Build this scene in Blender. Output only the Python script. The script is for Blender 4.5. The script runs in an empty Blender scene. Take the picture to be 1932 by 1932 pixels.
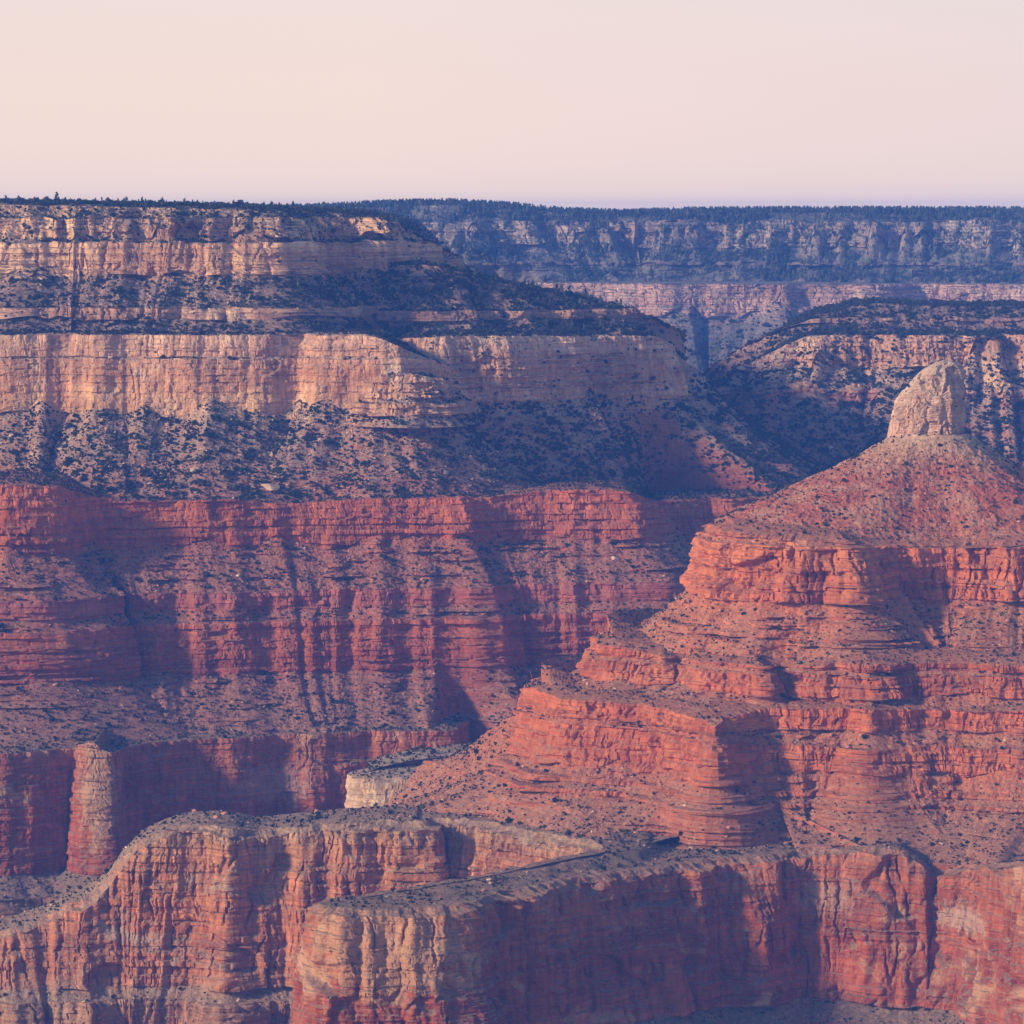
import bpy, math, random
import numpy as np
R = math.radians
random.seed(7)
rng = np.random.default_rng(11)

# ------------------------------------------------------------------ camera, sky, sun, exposure
sc = bpy.context.scene
F = 7145.0          # focal length in units of a 1932-wide frame
YH = 395.0          # row of the eye level in that frame
cam_d = bpy.data.cameras.new('camera')
cam_d.sensor_width = 36.0
cam_d.lens = 36.0 * F / 1932.0
cam_d.shift_y = -(966.0 - YH) / 1932.0
cam_d.clip_start = 5.0
cam_d.clip_end = 120000.0
cam = bpy.data.objects.new('camera', cam_d)
sc.collection.objects.link(cam)
cam.location = (0, 0, 0)
cam.rotation_euler = (R(90), 0, 0)
sc.camera = cam

SUN_EL, SUN_AZ = 20.5, 27.0      # elevation; degrees behind the picture plane, on the left
sx, sy, sz = -math.cos(R(SUN_AZ)) * math.cos(R(SUN_EL)), -math.sin(R(SUN_AZ)) * math.cos(R(SUN_EL)), math.sin(R(SUN_EL))
from mathutils import Vector, Matrix
sun_d = bpy.data.lights.new('sun', 'SUN')
sun_d.energy = 4.8
sun_d.angle = R(6.0)
sun_d.color = (1.0, 0.73, 0.50)
sun = bpy.data.objects.new('sun', sun_d)
sc.collection.objects.link(sun)
sun.rotation_euler = Vector((sx, sy, sz)).to_track_quat('Z', 'Y').to_euler()

world = bpy.data.worlds.new('World')
sc.world = world
world.use_nodes = True
wn, wl = world.node_tree.nodes, world.node_tree.links
wn.clear()
out = wn.new('ShaderNodeOutputWorld')
bg = wn.new('ShaderNodeBackground'); bg.inputs['Strength'].default_value = 0.14
sky = wn.new('ShaderNodeTexSky'); sky.sky_type = 'NISHITA'; sky.sun_disc = False
sky.sun_elevation = R(SUN_EL); sky.sun_rotation = math.atan2(sx, sy)
sky.altitude = 2100; sky.air_density = 1.0; sky.dust_density = 1.5; sky.ozone_density = 2.0
# dusty evening air along the whole horizon: cream towards the sun, rose away from it
tc = wn.new('ShaderNodeTexCoord')
sep = wn.new('ShaderNodeSeparateXYZ'); wl.new(tc.outputs['Generated'], sep.inputs[0])
fade = wn.new('ShaderNodeMapRange'); fade.interpolation_type = 'SMOOTHSTEP'
fade.inputs['From Min'].default_value = 0.02; fade.inputs['From Max'].default_value = 0.21
fade.inputs['To Min'].default_value = 0.93; fade.inputs['To Max'].default_value = 0.0
wl.new(sep.outputs['Z'], fade.inputs['Value'])
dot = wn.new('ShaderNodeVectorMath'); dot.operation = 'DOT_PRODUCT'
dot.inputs[1].default_value = (-math.cos(R(SUN_AZ)), -math.sin(R(SUN_AZ)), 0)
wl.new(tc.outputs['Generated'], dot.inputs[0])
hr = wn.new('ShaderNodeMapRange'); hr.inputs['From Min'].default_value = -0.66; hr.inputs['From Max'].default_value = -0.42
wl.new(dot.outputs['Value'], hr.inputs['Value'])
hmix = wn.new('ShaderNodeMix'); hmix.data_type = 'RGBA'
hmix.inputs['A'].default_value = (5.25, 4.22, 4.28, 1); hmix.inputs['B'].default_value = (5.95, 4.63, 4.28, 1)
wl.new(hr.outputs[0], hmix.inputs['Factor'])
smix = wn.new('ShaderNodeMix'); smix.data_type = 'RGBA'
wl.new(fade.outputs[0], smix.inputs['Factor'])
wl.new(sky.outputs['Color'], smix.inputs['A']); wl.new(hmix.outputs['Result'], smix.inputs['B'])
wl.new(smix.outputs['Result'], bg.inputs['Color'])
wl.new(bg.outputs[0], out.inputs['Surface'])

vs = sc.view_settings
vs.view_transform = 'Standard'; vs.look = 'None'; vs.exposure = 0.16; vs.gamma = 1.0; vs.use_curve_mapping = False
sc.render.engine = 'CYCLES'
sc.cycles.use_denoising = True
sc.cycles.max_bounces = 4
sc.cycles.diffuse_bounces = 2
sc.cycles.volume_bounces = 1
sc.cycles.use_adaptive_sampling = False

HAZE_DENSITY = 4.5e-5
HAZE_COLOR = (0.09, 0.29, 1.0, 1)
VEG, ROCKS = 1.0, 1.0      # how thickly plants and stones are strewn
STEP = 1.09            # size of a surface piece in pixels of a 1024 frame

# ------------------------------------------------------------------ noise
def _hash(ix, iy, iz, seed):
    h = (ix.astype(np.uint32) * np.uint32(374761393) + iy.astype(np.uint32) * np.uint32(668265263)
         + iz.astype(np.uint32) * np.uint32(2147483647 - 60493) + np.uint32((seed * 1274126177) & 0xffffffff))
    h = (h ^ (h >> np.uint32(13))) * np.uint32(1274126177)
    h = (h ^ (h >> np.uint32(16))) * np.uint32(2246822519)
    return h ^ (h >> np.uint32(15))
def hash01(ix, iy=0, iz=0, seed=0):
    ix = np.asarray(ix).astype(np.int64)
    iy = np.zeros_like(ix) + np.asarray(iy).astype(np.int64); iz = np.zeros_like(ix) + np.asarray(iz).astype(np.int64)
    return _hash(ix & 0xffffffff, iy & 0xffffffff, iz & 0xffffffff, seed).astype(np.float64) / 4294967295.0
_G2 = np.array([(math.cos(a), math.sin(a)) for a in np.linspace(0, 2 * math.pi, 16, endpoint=False)])
def perlin(x, y, seed=0):
    x, y = np.broadcast_arrays(np.asarray(x, float), np.asarray(y, float))
    xi, yi = np.floor(x), np.floor(y)
    xf, yf = x - xi, y - yi
    xi = xi.astype(np.int64); yi = yi.astype(np.int64)
    u = xf * xf * xf * (xf * (xf * 6 - 15) + 10); v = yf * yf * yf * (yf * (yf * 6 - 15) + 10)
    def g(a, b, fx, fy):
        h = _hash((a & 0xffffffff), (b & 0xffffffff), np.zeros_like(a), seed) & np.uint32(15)
        return _G2[h, 0] * fx + _G2[h, 1] * fy
    n00, n10 = g(xi, yi, xf, yf), g(xi + 1, yi, xf - 1, yf)
    n01, n11 = g(xi, yi + 1, xf, yf - 1), g(xi + 1, yi + 1, xf - 1, yf - 1)
    a = n00 + u * (n10 - n00); b = n01 + u * (n11 - n01)
    return (a + v * (b - a)) * 1.5
def fbm(x, y, seed=0, octs=4, gain=0.5):
    s = 0; a = 1.0; t = 0
    for k in range(octs):
        s = s + a * perlin(x * 2 ** k + 13.7 * k, y * 2 ** k + 5.1 * k, seed + k); t += a; a *= gain
    return s / t * 1.3
def sstep(a, b, x):
    t = np.clip((x - a) / (b - a), 0, 1); return t * t * (3 - 2 * t)

# ------------------------------------------------------------------ small helpers
def Zy(y, D): return -(y - YH) * D / F
def Xx(x, D): return (x - 966.0) * D / F
def link(o, parent=None):
    sc.collection.objects.link(o)
    if parent is not None: o.parent = parent
    return o
def empty(name, label=None, cat=None, kind=None, group=None):
    o = bpy.data.objects.new(name, None); link(o); tag(o, label, cat, kind, group); return o
def tag(o, label=None, cat=None, kind=None, group=None):
    if label: o['label'] = label
    if cat: o['category'] = cat
    if kind: o['kind'] = kind
    if group: o['group'] = group
    return o
def grid_mesh(name, P, attrs, mat, keep=None, flip=False):
    nr, nc = P.shape[:2]
    idx = np.arange(nr * nc).reshape(nr, nc)
    q = np.stack([idx[:-1, :-1], idx[1:, :-1], idx[1:, 1:], idx[:-1, 1:]], -1).reshape(-1, 4)
    if keep is not None: q = q[keep.reshape(-1)]
    return poly_mesh(name, P.reshape(-1, 3), q, {k: a.reshape(-1) for k, a in attrs.items()}, mat)
def poly_mesh(name, V, Q, attrs, mat, smooth=False):
    me = bpy.data.meshes.new(name)
    n = Q.shape[1]
    me.vertices.add(len(V)); me.vertices.foreach_set('co', np.ascontiguousarray(V, np.float32).ravel())
    me.loops.add(Q.size); me.loops.foreach_set('vertex_index', np.ascontiguousarray(Q, np.int32).ravel())
    me.polygons.add(len(Q)); me.polygons.foreach_set('loop_start', np.arange(0, Q.size, n, dtype=np.int32))
    me.polygons.foreach_set('use_smooth', np.full(len(Q), smooth, bool))
    me.update(calc_edges=True)
    for k, a in attrs.items():
        at = me.attributes.new(k, 'FLOAT', 'POINT'); at.data.foreach_set('value', np.ascontiguousarray(a, np.float32))
    me.materials.append(mat)
    return me

# ------------------------------------------------------------------ materials
def new_mat(name):
    m = bpy.data.materials.new(name); m.use_nodes = True
    n, l = m.node_tree.nodes, m.node_tree.links
    b = n['Principled BSDF']; b.inputs['Roughness'].default_value = 0.95; b.inputs['Specular IOR Level'].default_value = 0.06
    return m, n, l, b
def ramp(n, stops, interp='LINEAR'):
    r = n.new('ShaderNodeValToRGB'); r.color_ramp.interpolation = interp
    e = r.color_ramp.elements
    while len(e) > 1: e.remove(e[-1])
    e[0].position, e[0].color = stops[0][0], (*stops[0][1], 1)
    for p, c in stops[1:]:
        x = e.new(p); x.color = (*c, 1)
    return r
def noise(n, l, vec, scale, detail=4, rough=0.55, dist=0.0):
    t = n.new('ShaderNodeTexNoise'); t.inputs['Scale'].default_value = scale; t.inputs['Detail'].default_value = detail
    t.inputs['Roughness'].default_value = rough; t.inputs['Distortion'].default_value = dist
    l.new(vec, t.inputs['Vector']); return t.outputs['Fac']
def mapping(n, l, vec, scale):
    m = n.new('ShaderNodeMapping'); m.inputs['Scale'].default_value = scale; l.new(vec, m.inputs['Vector']); return m.outputs[0]
def mrange(n, l, val, a, b, c=0.0, d=1.0):
    m = n.new('ShaderNodeMapRange'); m.interpolation_type = 'SMOOTHSTEP'
    for k, v in zip(('From Min', 'From Max', 'To Min', 'To Max'), (a, b, c, d)): m.inputs[k].default_value = v
    l.new(val, m.inputs['Value']); return m.outputs[0]
def mix(n, l, fac, A, B, mode='MIX'):
    m = n.new('ShaderNodeMix'); m.data_type = 'RGBA'; m.blend_type = mode
    for k, v in (('Factor', fac), ('A', A), ('B', B)):
        if isinstance(v, (int, float)): m.inputs[k].default_value = v
        elif isinstance(v, tuple): m.inputs[k].default_value = (*v, 1) if len(v) == 3 else v
        else: l.new(v, m.inputs[k])
    return m.outputs['Result']
def math_(n, l, op, a, b=None):
    m = n.new('ShaderNodeMath'); m.operation = op
    for i, v in enumerate((a, b)):
        if v is None: continue
        if isinstance(v, (int, float)): m.inputs[i].default_value = v
        else: l.new(v, m.inputs[i])
    return m.outputs[0]

ZLO, ZHI = -1000.0, 20.0
def zp(z): return (z - ZLO) / (ZHI - ZLO)
def rock_mat(name, strata, debris, streak=0.35, patch=None, patch_amt=0.0, green=(0.17, 0.16, 0.11), green_amt=0.3, scale=1.0, bed=0.75, spots=()):
    """strata: list of (z, colour) for bare rock; debris: list of (z, colour) for slopes."""
    m, n, l, b = new_mat(name)
    geo = n.new('ShaderNodeNewGeometry'); pos = geo.outputs['Position']
    sp = n.new('ShaderNodeSeparateXYZ'); l.new(pos, sp.inputs[0])
    warp = noise(n, l, pos, 0.012 * scale, 3)
    zz = math_(n, l, 'ADD', sp.outputs['Z'], mrange(n, l, warp, 0.3, 0.7, -7, 7))
    zn = n.new('ShaderNodeMapRange'); zn.inputs['From Min'].default_value = ZLO; zn.inputs['From Max'].default_value = ZHI
    l.new(zz, zn.inputs['Value'])
    rr = ramp(n, [(zp(z), c) for z, c in sorted(strata)]); l.new(zn.outputs[0], rr.inputs[0])
    col = rr.outputs[0]
    # thin beds: lighter and darker courses that follow the strata
    beds = noise(n, l, mapping(n, l, pos, (0.006, 0.006, 0.42)), scale, 5, 0.7)
    col = mix(n, l, bed, col, ramp_of(n, l, beds, [(0.30, (0.50, 0.48, 0.50)), (0.46, (0.86, 0.85, 0.84)), (0.56, (1.06, 1.05, 1.04)), (0.70, (1.30, 1.28, 1.22))]), 'MULTIPLY')
    # run-off stains down the faces
    st = noise(n, l, mapping(n, l, pos, (0.16, 0.16, 0.013)), scale, 4, 0.62, 0.4)
    col = mix(n, l, streak, col, ramp_of(n, l, st, [(0.34, (0.38, 0.30, 0.33)), (0.47, (0.86, 0.80, 0.80)), (0.58, (1.08, 1.06, 1.05)), (0.68, (1.32, 1.36, 1.40))]), 'MULTIPLY')
    # mottling
    mo = noise(n, l, pos, 0.05 * scale, 6, 0.62)
    col = mix(n, l, 0.6, col, ramp_of(n, l, mo, [(0.30, (0.62, 0.58, 0.58)), (0.5, (1.0, 1.0, 1.0)), (0.70, (1.28, 1.30, 1.30))]), 'MULTIPLY')
    lv = noise(n, l, mapping(n, l, pos, (1, 1, 1.8)), 0.0075 * scale, 4, 0.6, 0.8)
    col = mix(n, l, 0.8, col, ramp_of(n, l, lv, [(0.32, (0.60, 0.50, 0.50)), (0.46, (0.95, 0.92, 0.90)), (0.56, (1.05, 1.08, 1.10)), (0.68, (1.25, 1.50, 1.60))]), 'MULTIPLY')
    if patch:
        pn = noise(n, l, mapping(n, l, pos, (1, 1, 1.6)), 0.011 * scale, 5, 0.65, 0.6)
        col = mix(n, l, mrange(n, l, pn, 0.55, 0.66, 0, patch_amt), col, patch)
    for sx_, sy_, sd_, rx_, rz_, sc_, sa_ in spots:
        vm = n.new('ShaderNodeVectorMath'); vm.operation = 'SUBTRACT'; l.new(pos, vm.inputs[0]); vm.inputs[1].default_value = (Xx(sx_, sd_), sd_, Zy(sy_, sd_))
        vl = n.new('ShaderNodeVectorMath'); vl.operation = 'LENGTH'; l.new(mapping(n, l, vm.outputs[0], (1 / rx_, 1 / (3 * rx_), 1 / rz_)), vl.inputs[0])
        sn = noise(n, l, mapping(n, l, pos, (1, 1, .8)), 0.09, 5, 0.7, 0.5)
        col = mix(n, l, mrange(n, l, math_(n, l, 'ADD', vl.outputs['Value'], math_(n, l, 'MULTIPLY', math_(n, l, 'SUBTRACT', sn, 0.5), 2.6)), 0.55, 1.05, sa_, 0.0), col, sc_)
    # loose debris on slopes
    dr = ramp(n, [(zp(z), c) for z, c in sorted(debris)]); l.new(zn.outputs[0], dr.inputs[0])
    dcol = dr.outputs[0]
    dn = noise(n, l, pos, 0.16 * scale, 5, 0.75)
    dcol = mix(n, l, 0.85, dcol, ramp_of(n, l, dn, [(0.33, (0.42, 0.40, 0.40)), (0.46, (0.85, 0.85, 0.86)), (0.56, (1.1, 1.1, 1.1)), (0.68, (1.7, 1.75, 1.75))]), 'MULTIPLY')
    gn = noise(n, l, pos, 0.035 * scale, 5, 0.7)
    dcol = mix(n, l, mrange(n, l, gn, 0.45, 0.62, 0, green_amt), dcol, green)
    at = n.new('ShaderNodeAttribute'); at.attribute_name = 'talus'
    up = n.new('ShaderNodeSeparateXYZ'); l.new(geo.outputs['True Normal'], up.inputs[0])
    steep = mrange(n, l, math_(n, l, 'ADD', up.outputs['Z'], math_(n, l, 'MULTIPLY', math_(n, l, 'SUBTRACT', dn, 0.5), 0.5)), 0.36, 0.60)
    edge = noise(n, l, pos, 0.07, 4, 0.6)
    tm = mrange(n, l, math_(n, l, 'ADD', at.outputs['Fac'], math_(n, l, 'MULTIPLY', math_(n, l, 'SUBTRACT', edge, 0.5), 1.1)), 0.38, 0.62)
    fac = math_(n, l, 'MAXIMUM', math_(n, l, 'MULTIPLY', tm, math_(n, l, 'ADD', 0.25, math_(n, l, 'MULTIPLY', steep, 0.75))), math_(n, l, 'MULTIPLY', steep, 0.8))
    col = mix(n, l, fac, col, dcol)
    l.new(col, b.inputs['Base Color'])
    bn = noise(n, l, pos, 0.35, 5, 0.7)
    bp = n.new('ShaderNodeBump'); bp.inputs['Strength'].default_value = 0.9; bp.inputs['Distance'].default_value = 2.6
    l.new(bn, bp.inputs['Height']); l.new(bp.outputs[0], b.inputs['Normal'])
    return m
def ramp_of(n, l, val, stops):
    r = ramp(n, stops); l.new(val, r.inputs[0]); return r.outputs[0]
def plain_mat(name, c1, c2, scale=0.4, rough=0.95):
    m, n, l, b = new_mat(name)
    tc = n.new('ShaderNodeTexCoord'); oi = n.new('ShaderNodeObjectInfo')
    f = noise(n, l, tc.outputs['Object'], scale, 4, 0.6)
    c = mix(n, l, mrange(n, l, f, 0.35, 0.65), c1, c2)
    c = mix(n, l, 0.7, c, ramp_of(n, l, oi.outputs['Random'], [(0, (0.5, 0.5, 0.55)), (0.5, (1, 1, 1)), (0.85, (1.5, 1.45, 1.3)), (1, (2.6, 2.3, 1.9))]), 'MULTIPLY')
    l.new(c, b.inputs['Base Color']); b.inputs['Roughness'].default_value = rough
    return m

CREAM, PALE, PINK = (0.66, 0.43, 0.23), (0.72, 0.51, 0.31), (0.60, 0.33, 0.19)
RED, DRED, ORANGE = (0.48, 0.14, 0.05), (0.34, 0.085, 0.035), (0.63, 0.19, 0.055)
TAN, GREY = (0.36, 0.25, 0.18), (0.30, 0.24, 0.19)
M_up = rock_mat('pale_limestone', [(20, (0.78, 0.52, 0.26)), (-50, (0.76, 0.50, 0.27)), (-90, (0.72, 0.43, 0.22)), (-110, (0.45, 0.28, 0.17)), (-140, (0.64, 0.39, 0.22)), (-160, (0.45, 0.28, 0.18))],
                [(0, (0.30, 0.23, 0.16)), (-100, (0.28, 0.2, 0.145)), (-200, (0.33, 0.22, 0.16))], streak=0.3, green=(0.10, 0.11, 0.08), green_amt=0.6)
M_co = rock_mat('buff_sandstone', [(-150, (0.80, 0.58, 0.33)), (-190, (0.74, 0.47, 0.27)), (-230, (0.62, 0.32, 0.15)), (-255, (0.70, 0.40, 0.19)), (-285, (0.74, 0.45, 0.22)), (-300, RED), (-420, DRED)],
                [(-250, (0.46, 0.34, 0.22)), (-330, (0.44, 0.28, 0.175)), (-400, (0.44, 0.18, 0.10))], streak=0.55, bed=0.3, patch=(0.84, 0.62, 0.38), patch_amt=0.85, green=(0.30, 0.25, 0.17), green_amt=0.55)
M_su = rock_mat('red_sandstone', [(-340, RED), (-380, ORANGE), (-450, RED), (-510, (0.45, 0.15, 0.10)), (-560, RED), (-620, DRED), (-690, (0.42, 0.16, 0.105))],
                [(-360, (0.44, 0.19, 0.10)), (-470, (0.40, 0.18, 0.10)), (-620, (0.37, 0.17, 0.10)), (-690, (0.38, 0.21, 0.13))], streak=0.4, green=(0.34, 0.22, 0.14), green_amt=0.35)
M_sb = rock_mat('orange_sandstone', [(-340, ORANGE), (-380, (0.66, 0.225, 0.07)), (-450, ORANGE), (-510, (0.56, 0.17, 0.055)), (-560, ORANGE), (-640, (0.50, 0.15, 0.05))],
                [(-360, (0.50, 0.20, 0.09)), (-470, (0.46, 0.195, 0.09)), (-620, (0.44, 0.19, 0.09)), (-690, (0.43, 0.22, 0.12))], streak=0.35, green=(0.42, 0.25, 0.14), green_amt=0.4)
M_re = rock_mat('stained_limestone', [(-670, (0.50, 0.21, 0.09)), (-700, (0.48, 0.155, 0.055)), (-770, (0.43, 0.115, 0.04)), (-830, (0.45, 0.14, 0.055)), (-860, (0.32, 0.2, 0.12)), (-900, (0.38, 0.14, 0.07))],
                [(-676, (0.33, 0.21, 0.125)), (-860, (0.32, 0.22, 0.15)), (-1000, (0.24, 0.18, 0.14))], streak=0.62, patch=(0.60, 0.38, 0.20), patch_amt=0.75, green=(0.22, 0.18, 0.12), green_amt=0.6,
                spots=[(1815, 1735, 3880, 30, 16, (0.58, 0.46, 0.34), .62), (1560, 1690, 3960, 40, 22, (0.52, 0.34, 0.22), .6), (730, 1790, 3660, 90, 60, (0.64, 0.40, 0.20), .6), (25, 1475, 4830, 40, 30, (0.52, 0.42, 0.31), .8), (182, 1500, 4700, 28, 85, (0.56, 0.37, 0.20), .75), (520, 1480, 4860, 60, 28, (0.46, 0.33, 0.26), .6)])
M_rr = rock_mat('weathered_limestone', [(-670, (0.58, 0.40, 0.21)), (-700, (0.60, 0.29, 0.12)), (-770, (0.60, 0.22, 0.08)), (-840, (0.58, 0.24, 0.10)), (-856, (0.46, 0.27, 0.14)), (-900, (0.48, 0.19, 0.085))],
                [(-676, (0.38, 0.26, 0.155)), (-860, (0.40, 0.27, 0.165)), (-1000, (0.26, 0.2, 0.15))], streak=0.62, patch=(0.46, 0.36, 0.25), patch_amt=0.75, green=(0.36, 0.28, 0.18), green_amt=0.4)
M_sp = rock_mat('cream_limestone', [(-660, (0.72, 0.54, 0.32)), (-760, (0.66, 0.44, 0.25)), (-850, (0.55, 0.3, 0.15))], [(-660, (0.5, 0.38, 0.24)), (-860, (0.4, 0.27, 0.165))], streak=0.6, bed=.35, patch=(0.60, 0.22, 0.09), patch_amt=0.8)
M_he = rock_mat('red_shale', [(-262, (0.60, 0.42, 0.25)), (-292, (0.46, 0.16, 0.08)), (-360, (0.40, 0.11, 0.045))],
                [(-266, (0.58, 0.43, 0.26)), (-290, (0.50, 0.28, 0.15)), (-312, (0.44, 0.14, 0.07)), (-345, (0.44, 0.14, 0.065)), (-372, (0.48, 0.18, 0.08))], streak=0.3, green=(0.56, 0.36, 0.20), green_amt=0.5)
M_cap = rock_mat('cream_sandstone', [(-170, (0.72, 0.55, 0.37)), (-235, (0.70, 0.50, 0.32)), (-285, (0.62, 0.34, 0.2))],
                 [(-170, (0.64, 0.50, 0.34)), (-290, (0.6, 0.42, 0.28))], streak=0.3, green=(0.5, 0.38, 0.26), green_amt=0.3)
M_far = rock_mat('far_limestone', [(20, (0.48, 0.38, 0.27)), (-90, (0.48, 0.38, 0.27)), (-120, (0.2, 0.15, 0.11)), (-172, (0.2, 0.14, 0.1)), (-178, (0.58, 0.38, 0.26)), (-255, (0.54, 0.35, 0.24)), (-300, (0.2, 0.14, 0.1))],
                 [(0, (0.18, 0.18, 0.13)), (-150, (0.22, 0.2, 0.15)), (-300, (0.2, 0.19, 0.15)), (-450, (0.2, 0.18, 0.14))], streak=0.4, green=(0.11, 0.13, 0.09), green_amt=0.8, scale=0.6)
M_gr = rock_mat('dry_ground', [(-900, (0.25, 0.18, 0.14)), (-1000, (0.2, 0.16, 0.13))], [(-900, (0.24, 0.19, 0.15)), (-1000, (0.2, 0.165, 0.135))], scale=0.3)

# ------------------------------------------------------------------ rock tiers
SLOPES = []      # patches where plants and boulders may stand

def spline(ctrl, n=40):
    c = np.array(ctrl, float)
    c = np.vstack([2 * c[0] - c[1], c, 2 * c[-1] - c[-2]])
    outp = []
    t = np.linspace(0, 1, n, endpoint=False)[:, None]
    for i in range(1, len(c) - 2):
        p0, p1, p2, p3 = c[i - 1], c[i], c[i + 1], c[i + 2]
        m1, m2 = 0.36 * (p2 - p0), 0.36 * (p3 - p1)
        lim = np.abs(p2 - p1) * 1.6
        m1 = np.clip(m1, -lim, lim); m2 = np.clip(m2, -lim, lim)
        h = (2 * t ** 3 - 3 * t ** 2 + 1) * p1 + (t ** 3 - 2 * t ** 2 + t) * m1 + (-2 * t ** 3 + 3 * t ** 2) * p2 + (t ** 3 - t ** 2) * m2
        outp.append(h)
    outp.append(c[-2][None])
    return np.vstack(outp)
def smooth1(a, k):
    if k < 2: return a
    k = int(k); w = np.hanning(2 * k + 1); w /= w.sum()
    p = np.concatenate([np.repeat(a[:1], k, 0), a, np.repeat(a[-1:], k, 0)])
    return np.stack([np.convolve(p[:, j], w, 'valid') for j in range(a.shape[1])], 1)
def resample(ctrl, step, y_rim):
    """control points (x, D[, y]) in frame units -> evenly spaced columns: plan XY, rim z, arc length, outward normal"""
    pts = []
    for c in ctrl:
        y = c[2] if len(c) > 2 else y_rim
        z = Zy(y, c[1]) if y > 0 else y          # negative: an elevation
        pts.append((Xx(c[0], c[1]), c[1], z))
    S = spline(pts)
    d = np.diff(S, axis=0)
    L = np.hypot(d[:, 0], d[:, 1])
    xf = S[:-1, 0] / S[:-1, 1] * F + 966
    w = np.where((xf > -40) & (xf < 1972), 1.0, 0.22)
    w = w * np.where(d[:, 0] < -0.05 * L, 0.22, 1.0)          # stretches that face away
    m = np.sqrt(d[:, 0] ** 2 + (0.3 * d[:, 1]) ** 2) / S[:-1, 1] * F / 1932 * 1024 * w
    cum = np.concatenate([[0], np.cumsum(m)])
    n = max(8, int(cum[-1] / step))
    t = np.linspace(0, cum[-1], n)
    C = np.stack([np.interp(t, cum, S[:, j]) for j in range(3)], 1)
    al = np.concatenate([[0], np.cumsum(L)])
    u = np.interp(t, cum, al)
    return C, u
def rows_of(seg_len, D, step):
    return max(2, int(math.ceil(seg_len / (D / F * 1932 / 1024) / step)))

def layers(z, u, seed, tmin=2.5, tmax=9.0, z0=60.0, z1=-1100.0):
    """index of the bed at elevation z"""
    r = np.random.default_rng(seed)
    b = [z0]
    while b[-1] > z1: b.append(b[-1] - r.uniform(tmin, tmax) * (0.4 if r.random() < 0.45 else 1.0))
    b = -np.array(b)
    zz = -(z + 1.6 * perlin(u / 70.0, 0 * u, seed + 3))
    i = np.searchsorted(b, zz)
    i = np.clip(i, 1, len(b) - 1)
    f = (zz - b[i - 1]) / (b[i] - b[i - 1])
    return i, f

def first_hit(O, N, lows):
    best = np.full(len(O), 1e9); bz = np.zeros(len(O))
    for ctrl, y_rim in lows:
        S = spline([(Xx(c[0], c[1]), c[1], (Zy(c[2], c[1]) if c[2] > 0 else c[2]) if len(c) > 2 else y_rim) for c in ctrl], 7)
        for a, b in zip(S[:-1], S[1:]):
            ex, ey = b[0] - a[0], b[1] - a[1]
            den = N[:, 0] * ey - N[:, 1] * ex
            den = np.where(np.abs(den) < 1e-9, 1e-9, den)
            wx, wy = a[0] - O[:, 0], a[1] - O[:, 1]
            t = (wx * ey - wy * ex) / den; q = (wx * N[:, 1] - wy * N[:, 0]) / den
            ok = (t > 0) & (q >= 0) & (q <= 1) & (t < best)
            best = np.where(ok, t, best); bz = np.where(ok, a[2] + (b[2] - a[2]) * q, bz)
    return best, bz

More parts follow.
